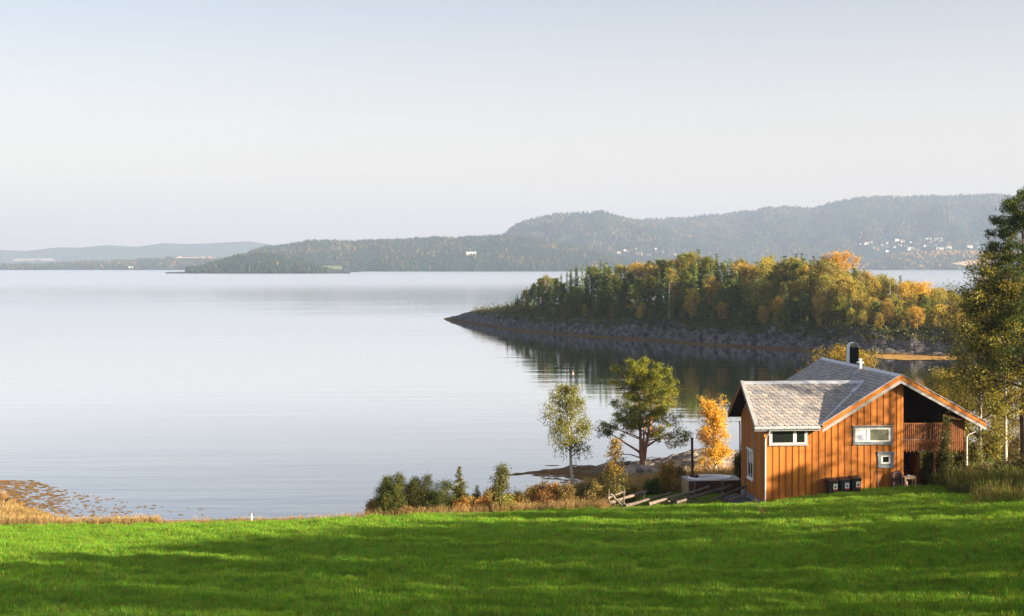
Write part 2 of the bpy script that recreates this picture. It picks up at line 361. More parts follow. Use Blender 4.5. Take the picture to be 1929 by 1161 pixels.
def isl_z(px, t):
    """height of the point at column px, t metres behind its waterline"""
    px = np.asarray(px, float); t = np.asarray(t, float)
    D = isl_front(px); w = isl_width(px); X = (px - 964.5) / F * D
    rk = isl_rock(px) * (.75 + .5 * fbm(X * .09, X * 0 + 2, 5, 3)); hc = isl_crest(px)
    run = np.minimum(3.4, w * .3) * (.45 + 1.1 * fbm(X * .16, t * 0 + 7, 8, 3))
    q = np.clip(t / run, -1.5, 1)
    step = q + .16 * np.sin(q * 9 + 7 * fbm(X * .12, t * .2, 4, 3)) * (q > 0) * (q < 1)
    front = np.where(q < 0, q * 1.4, rk * np.clip(step, 0, 1.1) ** .8)
    s = np.clip((t - run) / np.maximum(w * .55 - run, .5), 0, 1)
    up = rk + (np.maximum(hc, rk) - rk) * (s * s * (3 - 2 * s))
    back = np.clip((t - w * .6) / (w * .4), 0, 1.4)
    z = np.where(t < run, front, up) - np.where(t > w * .6, (np.maximum(hc, rk) + .5) * back ** 1.3, 0)
    env = np.clip(t / 1.5, 0, 1) * np.clip(w / 15, .15, 1)
    nb = fbm(X * .22 + t * .12, t * .35 + 3, 11, 4); rid = 1 - np.abs(2 * fbm(X * .45 - t * .3, t * .4, 19, 4) - 1) * 2.2
    crag = ((nb - .5) * 2.4 + (np.round(nb * 9) / 9 - nb) * 3.0 + (rid - .55) * .9) * np.where(t < run + 1.5, 1, .3)
    return WATER + z + env * crag
px_ = np.arange(826, 2060, 1.8)
tt = np.concatenate([np.linspace(-.06, 0, 3), np.linspace(.004, .16, 44), np.linspace(.18, 1.1, 30)])
PX, TT = np.meshgrid(px_, tt); Tm = TT * np.maximum(isl_width(PX), 12)
YY = isl_front(PX) + Tm; XX = (PX - 964.5) / F * isl_front(PX) + Tm * .12
nx, ny = len(px_), len(tt); i_ = np.arange(ny - 1)[:, None] * nx + np.arange(nx - 1)[None]
Fq = np.stack([i_, i_ + 1, i_ + nx + 1, i_ + nx], -1).reshape(-1, 4)
M['islrock'] = rock_mat('shore_rock', (.018, .018, .022), (.19, .185, .185), ((.055, .06, .018), (.15, .12, .045)), True, -15.8, -15.5)
tag(link('wooded_point_terrain', npmesh('wooded_point_terrain', np.stack([XX, YY, isl_z(PX, Tm)], -1).reshape(-1, 3), Fq, M['islrock'], smooth=False)), kind='structure')
def isl_at(px, t):
    Y = float(isl_front(px) + t); return Vector(((px - 964.5) / F * float(isl_front(px)) + t * .12, Y, float(isl_z(px, t))))

# low skerry of bare rock below the cabin
def skerry(X, Y):
    cy_ = 97.5 + .09 * (X - 3) + 1.2 * np.sin(X * .5); half = np.interp(X, [1, 4, 9, 14, 24, 30], [.3, 1.6, 3.0, 3.4, 4.0, 4.0])
    s = 1 - ((Y - cy_) / half) ** 2
    hgt = np.interp(X, [1, 4, 6.5, 9, 12, 15, 18, 30], [.02, .10, .28, .75, .70, 1.25, 1.0, .8])
    z = np.where(s > 0, np.sqrt(np.clip(s, 0, 1)), s * .8) * hgt
    return np.maximum(WATER + z + ((fbm(X * .8, Y * 1.3, 21, 4) - .5) * .9 + (.5 - np.abs(2 * fbm(X * .5 + Y * .4, Y * 1.1 - X * .3, 27, 4) - 1)) * .8) * np.clip(s + .3, 0, 1) * np.interp(X, [2, 8], [.25, 1]) - .05, -17.2)
M['skrock'] = rock_mat('skerry_rock', (.045, .04, .04), (.46, .39, .33), None, True, -15.75, -15.4, .15)
tag(link('rocky_shore', grid_mesh('rocky_shore', np.arange(-1, 30, .22), np.arange(91, 105, .22), skerry, M['skrock'], False)), kind='structure')

def rock_lump(seed, sx, sy, sz):
    rng = np.random.default_rng(seed); n, m_ = 14, 9; V = [];
    for j in range(m_):
        ph = math.pi * j / (m_ - 1)
        for i in range(n):
            th = 2 * math.pi * i / n; d = np.array([math.sin(ph) * math.cos(th), math.sin(ph) * math.sin(th), math.cos(ph)])
            r = .75 + .5 * float(fbm(d[0] * 1.6 + seed, d[1] * 1.6 + d[2] * 1.3, seed, 3)); V.append(d * r * (sx, sy, sz))
    i = np.arange(m_ - 1)[:, None] * n + np.arange(n)[None]; j = np.arange(m_ - 1)[:, None] * n + (np.arange(n)[None] + 1) % n
    return np.array(V), np.stack([i, i + n, j + n, j], -1).reshape(-1, 4)
rng = np.random.default_rng(5)
for k, (px, Y, s) in enumerate([(4, 87.5, .55), (22, 86, .4), (38, 84.8, .36), (62, 82.8, .25), (88, 81.5, .22), (12, 84.5, .3), (-6, 89, .5), (108, 80.2, .18)]):
    X = (px - 964.5) / F * Y; v, f = rock_lump(40 + k, s, s * .8, s * .7)
    lab = ['large tan boulder at the very edge of the left shore', 'brown boulder on the left shore below the largest tan one', 'tan rock between the big left shore boulders and the grass tip',
           'small brown rock halfway along the left shore', 'small rock near the low end of the left shore', 'tan rock lying in dry grass behind the left shore boulders',
           'outermost boulder of the left shore, cut by the picture edge', 'last small rock where the left shore meets the dry grass'][k]
    tag(link('boulder', npmesh('boulder', v, f, M['skrock']), None, (X, Y, gz(X, Y) + s * .15)), lab, 'boulder', 'boulders along the left shore')

# floating bladder wrack: flat irregular mats just above the water
def weed_mats(name, spots, seed):
    rng = np.random.default_rng(seed); V = []; Fs = []
    for (x, y, a, b) in spots:
        n = 9; k = len(V); th0 = rng.uniform(0, 6)
        for i in range(n):
            th = 2 * math.pi * i / n; r = rng.uniform(.45, 1.1); V.append((x + a * r * math.cos(th), y + b * r * math.sin(th), WATER + .012))
        V.append((x, y, WATER + .05))
        for i in range(n): Fs.append((k + i, k + (i + 1) % n, k + n))
    return tag(link(name, npmesh(name, V, np.array(Fs), M['weed'])), kind='stuff')
M['weed'] = pm('seaweed', (.24, .13, .03), (.10, .065, .025), 3, .6, .5, rnd=0)
sp = []
for _ in range(620):      # drifts off the left shore
    px = rng.beta(1.0, 3.2) * 430; base = np.interp(px, [0, 60, 130, 250, 350, 460], [905, 905, 925, 945, 955, 972]); bot = np.interp(px, [0, 130, 460], [935, 985, 993])
    py = rng.uniform(base, bot); Y = 38400 / (py - 500); X = (px - 964.5) / F * Y; s = rng.uniform(.04, .17) * (1.5 if px < 120 else 1)
    if Y > np.interp(X, SX, SY) + .2: sp.append((X, Y, s * 1.7, s * .30))
for _ in range(110):      # off the skerry tip
    px = rng.uniform(1008, 1130); py = 893 + (rng.normal() * 8) * min(1, (px - 1000) / 60); Y = 38400 / (py - 500); sp.append(((px - 964.5) / F * Y, Y, rng.uniform(.2, .9), rng.uniform(.06, .2)))
weed_mats('seaweed', sp, 3)
# orange weed flat in front of the wooded point, right of the chimney
V = []
xs_ = np.linspace(1560, 1830, 120)
def flat_z(X, Y): return X * 0
cols = []
for px in xs_:
    Dn = 38400 / (np.interp(px, [1560, 1640, 1700, 1780, 1830], [666, 674.5, 679, 679, 676]) - 500); Df = float(isl_front(px)) + 1
    cols.append([(px, Dn + (Df - Dn) * k / 9) for k in range(10)])
for row in cols:
    for (px, Y) in row:
        X = (px - 964.5) / F * Y; V.append((X, Y, WATER + .02 + .22 * (fbm(X * .5, Y * .3, 6, 3) - .28)))
i = np.arange(119)[:, None] * 10 + np.arange(9)[None]
M['weedflat'] = pm('weed_flat', (.42, .24, .05), (.22, .12, .035), .8, .85, .6)
tag(link('seaweed_flat', npmesh('seaweed_flat', V, np.stack([i, i + 10, i + 11, i + 1], -1).reshape(-1, 4), M['weedflat'])), kind='structure')
# ------------------------------------------------------------------ far hills across the fjord
class Hill:
    def __init__(s, name, D0, Dr, ridge, pw=.8, rough=.10, th=0, seed=1, step=3, colr=None):
        s.name, s.D0, s.Dr, s.pw, s.rough, s.th, s.seed = name, D0, Dr, pw, rough, th, seed
        s.rx = [p[0] for p in ridge]; s.ry = [p[1] for p in ridge]
        s.px = np.arange(s.rx[0], s.rx[-1] + step, step)
    def zr(s, px):
        r = np.interp(px, s.rx, s.ry) + (fbm(np.asarray(px) * .06, np.asarray(px) * 0 + s.seed, s.seed, 4) - .5) * 3.0 * (s.th > 0)
        return np.maximum((500 - r) / F * s.Dr - s.th * .8, WATER + .5)
    def d0(s, px):
        return s.D0 * (1 + .03 * (fbm(np.asarray(px) * .02, np.asarray(px) * 0 + 3, s.seed + 5, 3) - .5))
    def surf(s, px, q):
        px = np.asarray(px, float); q = np.asarray(q, float); D0 = s.d0(px)
        Y = D0 + (s.Dr - D0) * q; qq = np.clip(q, 0, 1); zr = s.zr(px)
        bump = (fbm(px * .018, q * 3.2, s.seed + 9, 5) - .5) * 4 * qq * (1 - qq) * s.rough * (zr - WATER) * 2
        z = WATER + (zr - WATER) * qq ** s.pw + bump
        z = np.where(q > 1, zr - (q - 1) * (zr - WATER) * 1.1, z)
        z = np.where(q < 0, WATER + q * 80, z)
        X = (px - 964.5) / F * (D0 + (s.Dr - D0) * np.clip(q, 0, 1))
        return np.stack([X, Y, z], -1)
    def build(s, mat):
        q = np.concatenate([[-.06, -.01, 0], np.linspace(.03, 1, 34), [1.1, 1.4, 2.0]])
        P, Q = np.meshgrid(s.px, q); V = s.surf(P, Q); nx, ny = len(s.px), len(q)
        i = np.arange(ny - 1)[:, None] * nx + np.arange(nx - 1)[None]
        o = link(s.name, npmesh(s.name, V.reshape(-1, 3), np.stack([i, i + 1, i + nx + 1, i + nx], -1).reshape(-1, 4), mat, smooth=True))
        tag(o, kind='structure'); return o
    def q_at(s, px, py):
        lo, hi = 0.0, 1.0
        for _ in range(40):
            m = (lo + hi) / 2; v = s.surf(px, m); y = 500 - F * v[2] / v[1]
            if y > py: lo = m
            else: hi = m
        return lo
    def at(s, px, py): return Vector(s.surf(px, s.q_at(px, py)))

def hillmat(name, c1, c2, sc): return pm(name, c1, c2, sc, .95, 0, spec=.05)
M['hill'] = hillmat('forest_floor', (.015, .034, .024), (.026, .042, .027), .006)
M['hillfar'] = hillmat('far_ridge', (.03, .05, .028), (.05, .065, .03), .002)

H = {}
H['ridge'] = Hill('distant_ridge', 8300, 9000, [(-700, 463), (-450, 470), (-250, 464), (-70, 472), (0, 471), (50, 473), (110, 466), (150, 467), (200, 462), (260, 465), (310, 458), (350, 460), (390, 459), (440, 456), (470, 455), (520, 462), (600, 470), (640, 480)], .7, .05, 0, 2)
H['low'] = Hill('far_low_shore', 4300, 4800, [(-700, 492), (-400, 488), (-200, 494), (-70, 497), (0, 497), (100, 495), (150, 491), (250, 490), (300, 485), (330, 482), (420, 484), (500, 495), (540, 500)], .6, .1, 9, 3)
H['nose'] = Hill('wooded_headland', 2450, 2900, [(312, 515.2), (326, 511), (345, 506.5), (380, 498), (420, 486), (450, 478), (490, 474), (530, 478), (570, 487), (600, 499), (630, 508), (660, 514.8)], .75, .12, 11, 4, 2)
H['left'] = Hill('wooded_hill', 3300, 4000, [(395, 510), (440, 490), (470, 473), (500, 463), (540, 460), (580, 451), (620, 452), (700, 451), (760, 449), (800, 445), (870, 445), (950, 440), (1000, 443), (1100, 462), (1200, 490), (1250, 511)], .75, .16, 11, 5)
H['hump'] = Hill('rounded_hill', 4200, 5200, [(880, 500), (920, 470), (950, 440), (965, 427), (985, 416), (1040, 403), (1090, 400), (1130, 396), (1160, 404), (1190, 413), (1240, 425), (1320, 450), (1400, 480), (1460, 508)], .8, .16, 11, 6)
H['long'] = Hill('long_forest_ridge', 4600, 6000, [(1050, 480), (1110, 440), (1150, 420), (1190, 414), (1240, 410), (1300, 407), (1370, 401), (1440, 392), (1470, 388), (1530, 390), (1580, 377), (1620, 370), (1700, 367), (1760, 366), (1880, 365), (1930, 370), (2010, 372), (2080, 376), (2250, 384), (2450, 402), (2700, 430)], .85, .16, 12, 7)
H['spur'] = Hill('village_spur', 4350, 4700, [(1540, 509), (1580, 506), (1640, 489), (1680, 479), (1740, 475), (1800, 472), (1900, 474), (2000, 470), (2080, 470), (2300, 476), (2500, 490)], .7, .08, 9, 8)
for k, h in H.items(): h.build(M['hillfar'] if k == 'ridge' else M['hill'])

# forest on the hills: small cones and round crowns, one mass per hill
def hill_trees(h, n, seed, yellow, hk=(9, 16), keep=None, warm=None):
    rng = np.random.default_rng(seed)
    px = rng.uniform(h.rx[0] + 2, h.rx[-1] - 2, n); q = rng.uniform(.0, 1.03, n) ** .9
    P = h.surf(px, q); ok = P[:, 2] > WATER + 1.0
    yy = 500 - F * P[:, 2] / P[:, 1]
    ok &= (fbm(px * .045, q * 9 + px * .01, seed + 40, 4) > .33) | (rng.uniform(size=n) < .25)      # clearings between the stands
    if keep is not None: ok &= keep(px, yy, rng)
    px, q, P, yy = px[ok], q[ok], P[ok], yy[ok]; n = len(P)
    hh = rng.uniform(*hk, n) * (.8 + .5 * fbm(px * .05, q * 8, seed + 3, 3))
    patch = fbm(px * .025, q * 6 + px * .004, seed, 4)
    dec = rng.uniform(size=n) < np.clip(yellow + (patch - .5) * 1.6, .02, .95)
    if warm is not None: dec |= rng.uniform(size=n) < warm(px, yy)
    con = np.array([[.013, .032, .024], [.017, .038, .026], [.022, .044, .027], [.030, .052, .030]])
    deccol = np.array([[.06, .068, .026], [.085, .08, .03], [.13, .10, .035], [.18, .11, .04], [.075, .055, .035]])
    ci = con[rng.integers(0, 4, n)]; di = deccol[rng.choice(5, n, p=[.36, .28, .16, .08, .12])]
    if warm is not None:
        w = warm(px, yy) > rng.uniform(size=n); di[w] = np.array([.42, .25, .05]) * rng.uniform(.6, 1.15, (w.sum(), 1))
    colr = np.where(dec[:, None], di, ci) * rng.uniform(.85, 1.4, (n, 1))
    # six-sided crown of two rings and a tip, rings wider for round crowns
    th = np.linspace(0, 2 * np.pi, 5, endpoint=False)[None] + rng.uniform(0, 6, (n, 1))
    rw = np.where(dec, .30, .24) * hh * rng.uniform(.8, 1.25, n)
    V = np.zeros((n, 11, 3))
    z0 = np.where(dec, .12, .05); z1 = np.where(dec, .62, .45); f1 = np.where(dec, 1.05, .62); f0 = np.where(dec, .7, 1.0)
    for r_, (fz, fr) in enumerate([(z0, f0), (z1, f1)]):
        j = rng.uniform(.75, 1.2, (n, 5))
        V[:, r_ * 5:r_ * 5 + 5, 0] = P[:, 0, None] + np.cos(th + .5 * r_) * (rw * fr)[:, None] * j
        V[:, r_ * 5:r_ * 5 + 5, 1] = P[:, 1, None] + np.sin(th + .5 * r_) * (rw * fr)[:, None] * j
        V[:, r_ * 5:r_ * 5 + 5, 2] = P[:, 2, None] + (fz * hh)[:, None] * rng.uniform(.9, 1.1, (n, 5))
    V[:, 10] = P; V[:, 10, 2] += hh
    base = (np.arange(n) * 11)[:, None]
    a = np.arange(5); b = (a + 1) % 5
    T = np.concatenate([np.stack([a, b, b + 5], 1), np.stack([a, b + 5, a + 5], 1), np.stack([a + 5, b + 5, np.full(5, 10)], 1)])
    Fs = (base[:, :, None] + T[None]).reshape(-1, 3)
    colv = np.repeat(colr, 11, 0)
    o = link('forest', npmesh('forest', V.reshape(-1, 3), Fs, M['farwood'], colv)); tag(o, kind='stuff'); return o
def spare(px, y, rng):     # clearings: village ground and fields
    c = ((px > 1600) & (px < 1850) & (y > 455) & (y < 482)); d = ((px > 1160) & (px < 1300) & (y > 468) & (y < 486))
    e = ((px > 1385) & (px < 1430) & (y > 465) & (y < 500))
    return ~((c | d | e) & (rng.uniform(size=len(px)) < .72))
hill_trees(H['low'], 5000, 11, .25, (7, 12), lambda px, y, r: ~((px > 325) & (px < 415) & (y > 480) & (y < 490)))
hill_trees(H['nose'], 4600, 12, -.12, (6, 11))
hill_trees(H['left'], 20000, 13, -.06, (6, 12), keep=lambda px, y, r: ~((px > 600) & (px < 648) & (y > 502) & (y < 512)))
hill_trees(H['hump'], 13000, 14, .12, keep=spare)
hill_trees(H['long'], 40000, 15, .22, (8, 15), spare)
def wm(px, y): return np.where((y < 484) & (px > 1690), .65, .12)
hill_trees(H['spur'], 7000, 16, .45, (7, 13), lambda px, y, r: ~((px > 1788) & (px < 1900) & (y > np.interp(px, [1788, 1830, 1900], [496, 491, 487])) & (y < np.interp(px, [1788, 1815, 1900], [499, 504, 497]))), wm)

# open fields on the far side
def field(name, h, pts, mat, lift=2.5):
    v = [];
    for (px, py) in pts: p = h.at(px, py); v.append((p.x, p.y, p.z + lift))
    o = link(name, npmesh(name, v, np.array([list(range(len(v)))]), mat)); tag(o, kind='structure')
M['stubble'] = pm('stubble', (.55, .40, .22), (.45, .33, .18), .02, .95)
M['pasture'] = pm('pasture', (.16, .20, .06), (.12, .16, .05), .02, .95)
M['bare'] = pm('bare_ground', (.50, .40, .33), (.34, .28, .24), .03, .95)
field('stubble_field', H['spur'], [(1792, 498), (1815, 502.5), (1900, 496), (1930, 494), (1930, 486), (1880, 487.5), (1830, 491.5)], M['stubble'], 3)
field('pasture', H['left'], [(602, 510.5), (646, 510.5), (645, 504), (604, 503)], M['pasture'], 4)
field('quarry_ground', H['low'], [(326, 489), (412, 489), (405, 484.5), (340, 484)], M['bare'], 4)
field('pale_field', H['ridge'], [(22, 494), (105, 493.5), (100, 488.5), (30, 489)], M['bare'], 6)

# houses of the far villages: gabled box with roof, one object each
hm = {k: pm('far_' + k, c, None, .05, .8) for k, c in dict(white=(.82, .80, .78), red=(.42, .10, .07), ochre=(.55, .36, .18), grey=(.38, .39, .42), slate=(.14, .13, .14), rust=(.28, .13, .09)).items()}
def far_house(P, L, Wd, hgt, wall, roof, rz, label, group):
    m = MB().box(-L / 2, L / 2, -Wd / 2, Wd / 2, -4, hgt); nwall = len(m.f)
    e = .6; rh = Wd * .33
    m.prism([(-L / 2 - e, -Wd / 2 - e, hgt - .2), (-L / 2 - e, 0, hgt + rh), (-L / 2 - e, Wd / 2 + e, hgt - .2)], (L + 2 * e, 0, 0))
    me = m.mesh('house'); me.materials.append(hm[wall]); me.materials.append(hm[roof])
    for i, p in enumerate(me.polygons): p.material_index = 0 if i < nwall else 1
    return tag(link('house', me, None, P, (0, 0, rz)), label, 'house', group)
rng = np.random.default_rng(77)
VIL = [(1620, 459, 10), (1633, 457, 16), (1641, 455, 10), (1648, 466, 9), (1652, 468, 11), (1662, 460, 9), (1671, 457, 12), (1672, 465, 10), (1684, 464, 9), (1689, 451, 14), (1700, 453, 12), (1716, 455, 8),
       (1735, 453, 12), (1737, 463, 10), (1742, 462, 15), (1748, 450, 20), (1755, 455, 12), (1768, 450, 24), (1715, 468, 22), (1727, 470, 16), (1775, 468, 34), (1788, 464, 14), (1787, 458, 9), (1807, 456, 8), (1824, 456, 9),
       (1826, 463, 16), (1838, 457, 11), (1850, 455, 10), (1695, 461, 9), (1707, 462, 10), (1762, 461, 11), (1730, 458, 10), (1866, 446, 9), (1887, 450, 14), (1888, 446, 8), (1845, 465, 12), (1670, 472, 10)]
for k, (px, py, L) in enumerate(VIL):
    red = px in (1735, 1787, 1807, 1824); w = 'red' if red else ('ochre' if k % 9 == 4 else ('grey' if k % 7 == 5 else 'white'))
    r = 'rust' if k % 3 == 1 else 'slate'
    h = H['spur'] if py > 474 else H['long']
    zn = 'at its left end' if px < 1665 else ('left of its middle' if px < 1715 else ('around its middle' if px < 1770 else ('right of its middle' if px < 1830 else 'at its right end')))
    hb_ = 'upper' if py < 456 else ('middle' if py < 463 else 'lower')
    P = h.at(px, py + 3); lab = f'{w} {r}-roofed house in the {hb_} rows of the far village, {zn}'; lab_ = {'red': 'red house in the village on the far slope', 'ochre': 'ochre house in the village on the far slope', 'grey': 'grey house in the village on the far slope', 'white': 'white house in the village on the far slope'}[w]
    if L >= 20: lab = {1748: 'long white building at the upper edge of the far village', 1768: 'longest roof at the top of the far village', 1715: 'long low building at the left lower end of the far village', 1775: 'biggest pale building low in the far village, above the yellow trees'}[px]
    far_house(P, L * 1.3, min(L * 1.0, 11), 5.5 if L < 20 else 6.5, w, r if L < 20 else 'grey', rng.uniform(-.5, .5), lab, 'houses of the far village above the stubble field')
for k, (px, py, L) in enumerate([(1166, 475, 11), (1177, 471, 8), (1182, 474, 8), (1199, 468, 8), (1203, 478, 22), (1221, 480, 12), (1236, 468, 8), (1235, 474, 10), (1247, 474, 9), (1258, 471, 8), (1262, 472, 7), (1265, 478, 24), (1276, 482, 10), (1286, 479, 9),
                                 (1172, 497, 26), (1196, 494, 22), (1210, 497, 12), (1392, 466, 8), (1394, 468, 8), (1404, 482, 9), (1418, 488, 10), (1300, 487, 9), (1340, 485, 8), (1219, 433, 10)]):
    h = H['hump']; P = h.at(px, py + 2)
    w = ['white', 'white', 'ochre', 'white', 'grey'][k % 5] if L < 20 else 'ochre'
    zn = 'its left end' if px < 1190 else ('its middle' if px < 1243 else ('its right end' if px < 1300 else 'the scattered houses right of it'))
    lab = f'{w} house in the hamlet below the rounded hill, {zn}' if L < 20 else {1203: 'long ochre building at the left of the hamlet below the rounded hill', 1265: 'long ochre building at the right of the hamlet below the rounded hill',
           1172: 'long ochre shed by the far water, left of the two', 1196: 'long ochre shed by the far water, right of the two, beside an orange tree'}[px]
    far_house(P, L * 1.15, min(L * .9, 10), 4.5, w, 'slate' if k % 2 else 'rust', rng.uniform(-.5, .5), lab, 'houses of the hamlet below the rounded hill')
P = H['left'].at(888, 481); far_house(P, 26, 10, 6, 'white', 'white', .05, 'lone long white building on the wooded hillside across the fjord', 'single buildings on the far shores')
for px, py, lab in [(338, 486, 'left white house on the bare knoll of the far shore'), (380, 485.5, 'white house on the right of the bare knoll of the far shore'), (396, 486.5, 'rightmost white house on the bare knoll of the far shore')]:
    far_house(H['low'].at(px, py + 1), 12, 9, 6, 'white', 'rust', .2, lab, 'single buildings on the far shores')
far_house(H['low'].at(246, 505), 14, 9, 5, 'white', 'slate', .1, 'lone pale boathouse at the waterline of the low far shore', 'single buildings on the far shores')

# ------------------------------------------------------------------ haze over the fjord
hb = MB().box(-9500, 9500, -400, 9600, -22, HAZE_TOP)
hzm = bpy.data.materials.new('haze'); hzm.use_nodes = True; n = hzm.node_tree.nodes; l = hzm.node_tree.links
n.remove(n['Principled BSDF']); pv = n.new('ShaderNodeVolumePrincipled'); pv.inputs['Density'].default_value = HAZE_D
pv.inputs['Color'].default_value = (.39, .51, .735, 1); pv.inputs['Anisotropy'].default_value = 0.0
l.new(pv.outputs[0], n['Material Output'].inputs['Volume'])
if HAZE_D > 0: tag(hb.build('haze', hzm), kind='stuff')
# ------------------------------------------------------------------ trees: limbs first, then leaves along the twigs
def unit(v): return v / (np.linalg.norm(v, axis=-1, keepdims=True) + 1e-9)
def rdir(rng, n): return unit(rng.normal(size=(n, 3)))

class Plant:
    def __init__(s, seed): s.rng = np.random.default_rng(seed); s.tv = [[], []]; s.tf = [[], []]; s.k = [0, 0]; s.A = []; s.AD = []; s.lv = []; s.lc = []
    def tube(s, pts, rad, n=5, w=0):
        V, f = tube(pts, rad, n); s.tv[w].append(V); s.tf[w].append(f + s.k[w]); s.k[w] += len(V)
    def limb(s, p, d, L, r, n=5, droop=.0, wob=.08, sides=4, up=0.0):
        rng = s.rng; t = np.linspace(0, 1, n); d = unit(np.asarray(d, float))
        off = np.cumsum(rng.normal(size=(n, 3)) * wob * L / n, 0); off[0] = 0
        pts = np.asarray(p)[None] + d[None] * (t * L)[:, None] + off
        pts[:, 2] += -droop * L * t ** 2 + up * L * t ** 2
        s.tube(pts, r * (1 - .8 * t) + .003, sides, 1); return pts
    def grow(s, h, r0, t0, nl, Lf, af, nsub=5, droop=.15, wob=.1, lean=(0, 0), base=(0, 0, 0), tw=.04, sublen=.38, up=0.0, t1=1.0, tips=True, nseg=9, azr=None):
        """trunk with nl limbs from height t0 up; Lf(t) limb length / h, af(t) limb angle from vertical"""
        rng = s.rng; t = np.linspace(0, 1, nseg)
        tr = np.zeros((nseg, 3)); wb = np.cumsum(rng.normal(size=(nseg, 2)) * tw * h / nseg, 0); wb[0] = 0
        tr[:, 0] = base[0] + lean[0] * h * t + wb[:, 0]; tr[:, 1] = base[1] + lean[1] * h * t + wb[:, 1]; tr[:, 2] = base[2] + h * t
        flare = 1 + .5 * np.exp(-t * 18); s.tube(tr, r0 * flare * (1 - .88 * t) + .004, 8)
        a0 = rng.uniform(0, 6)
        for i in range(nl):
            u = t0 + (t1 - t0) * ((i + .5) / nl); p = np.array([np.interp(u, t, tr[:, c]) for c in range(3)])
            az = a0 + i * 2.39996 + rng.normal() * .3
            if azr is not None: az = azr[0] + (azr[1] - azr[0]) * rng.uniform()
            an = af(u) + rng.normal() * .12; L = Lf(u) * h * rng.uniform(.7, 1.2)
            d = np.array([math.sin(an) * math.cos(az), math.sin(an) * math.sin(az), math.cos(an)])
            lp = s.limb(p, d, L, r0 * (1 - .85 * u) * .45 + .006, 6, droop, wob, 5, up)
            s.twigs(lp, d, L, nsub, sublen, r0 * .08)
        if tips: s.A.append(tr[-1]); s.AD.append(np.array([0, 0, 1.])); s.A.append(tr[-2]); s.AD.append(np.array([0, 0, 1.]))
        return tr
    def twigs(s, lp, d, L, nsub, sublen, r):
        rng = s.rng; m = len(lp); tl = np.linspace(0, 1, m)
        for j in range(nsub):
            q = .28 + .72 * (j + rng.uniform()) / nsub; b = np.array([np.interp(q, tl, lp[:, c]) for c in range(3)])
            sd = unit(unit(d) * .6 + rdir(rng, 1)[0] * .9 + np.array([0, 0, .15])); sl = L * sublen * (1.15 - .6 * q) * rng.uniform(.7, 1.3)
            sp_ = s.limb(b, sd, sl, r + .004, 3, 0, .15, 3)
            for w in (.45, .75, 1.0):
                s.A.append(sp_[0] + (sp_[-1] - sp_[0]) * w); s.AD.append(sd)
        s.A.append(lp[-1]); s.AD.append(unit(d))
    def leaves(s, per, sig, L, Wd, cols, jit=.2, follow=0.0, upb=0.0, flat=1.0, keep=1.0, wts=None, clumpcol=.5):
        """diamond leaves gathered about every twig point; cols: list of albedos"""
        rng = s.rng; A = np.array(s.A); D = np.array(s.AD)
        if keep < 1: m = rng.uniform(size=len(A)) < keep; A, D = A[m], D[m]
        n = len(A) * per; P = np.repeat(A, per, 0) + rng.normal(size=(n, 3)) * sig * np.array([1, 1, flat])
        d = unit(rdir(rng, n) + follow * np.repeat(D, per, 0) + np.array([0, 0, upb]))
        s.add_leaves(P, d, L * rng.uniform(.6, 1.3, n), Wd * rng.uniform(.7, 1.3, n), s.pick(cols, n, per, jit, wts, clumpcol))
    def pick(s, cols, n, per, jit, wts, clumpcol):
        rng = s.rng; cols = np.array(cols, float); k = len(cols)
        cl = rng.choice(k, (n + per - 1) // per, p=wts); ci = np.repeat(cl, per)[:n]; own = rng.choice(k, n, p=wts)
        ci = np.where(rng.uniform(size=n) < clumpcol, ci, own)
        return cols[ci] * rng.uniform(1 - jit, 1 + jit, (n, 1))
    def add_leaves(s, P, d, L, Wd, c):
        n = len(P); b = unit(np.cross(d, rdir(s.rng, n))); L = np.broadcast_to(L, (n,)); Wd = np.broadcast_to(Wd, (n,))
        a = d * (L / 2)[:, None]; b = b * (Wd / 2)[:, None]
        s.lv.append(np.stack([P - a, P + b - a * .1, P + a, P - b - a * .1], 1).reshape(-1, 3)); s.lc.append(np.repeat(c, 4, 0))
    def strands(s, per, Lr, leaf, Wd, cols, step=.07, sig=.15, jit=.2, wts=None, keep=1.0, sway=.1):
        """weeping twigs: leaves strung along lines that hang from the twig points"""
        rng = s.rng; A = np.array(s.A)
        if keep < 1: A = A[rng.uniform(size=len(A)) < keep]
        St = np.repeat(A, per, 0) + rng.normal(size=(len(A) * per, 3)) * sig * np.array([1, 1, .5]); m = len(St)
        Ls = rng.uniform(*Lr, m); k = np.maximum((Ls / step).astype(int), 1); idx = np.repeat(np.arange(m), k)
        f = np.concatenate([np.arange(q) for q in k]) * step
        dr = rng.normal(size=(m, 2)) * sway
        P = St[idx].copy(); P[:, 2] -= f; P[:, :2] += dr[idx] * f[:, None]; P += rng.normal(size=P.shape) * leaf * .5
        n = len(P); d = unit(rdir(rng, n) * .8 + np.array([0, 0, -.9])); cols = np.array(cols, float)
        ci = np.where(rng.uniform(size=n) < .5, rng.choice(len(cols), m, p=wts)[idx], rng.choice(len(cols), n, p=wts))
        s.add_leaves(P, d, leaf * rng.uniform(.6, 1.3, n), Wd * rng.uniform(.7, 1.2, n), cols[ci] * rng.uniform(1 - jit, 1 + jit, (n, 1)))
    def trunk_mesh(s, mat): return npmesh('trunk', np.concatenate(s.tv[0]), np.concatenate(s.tf[0]), mat, smooth=True)
    def limb_mesh(s, mat): return npmesh('limbs', np.concatenate(s.tv[1]), np.concatenate(s.tf[1]), mat, smooth=True) if s.tv[1] else None
    def crown_mesh(s, mat):
        V = np.concatenate(s.lv); return npmesh('crown', V, np.arange(len(V)).reshape(-1, 4), mat, np.concatenate(s.lc))
    def meshes(s, bark, leaf): return (s.trunk_mesh(bark), s.crown_mesh(leaf), s.limb_mesh(M['bark'] if bark == M['birchbark'] else bark))

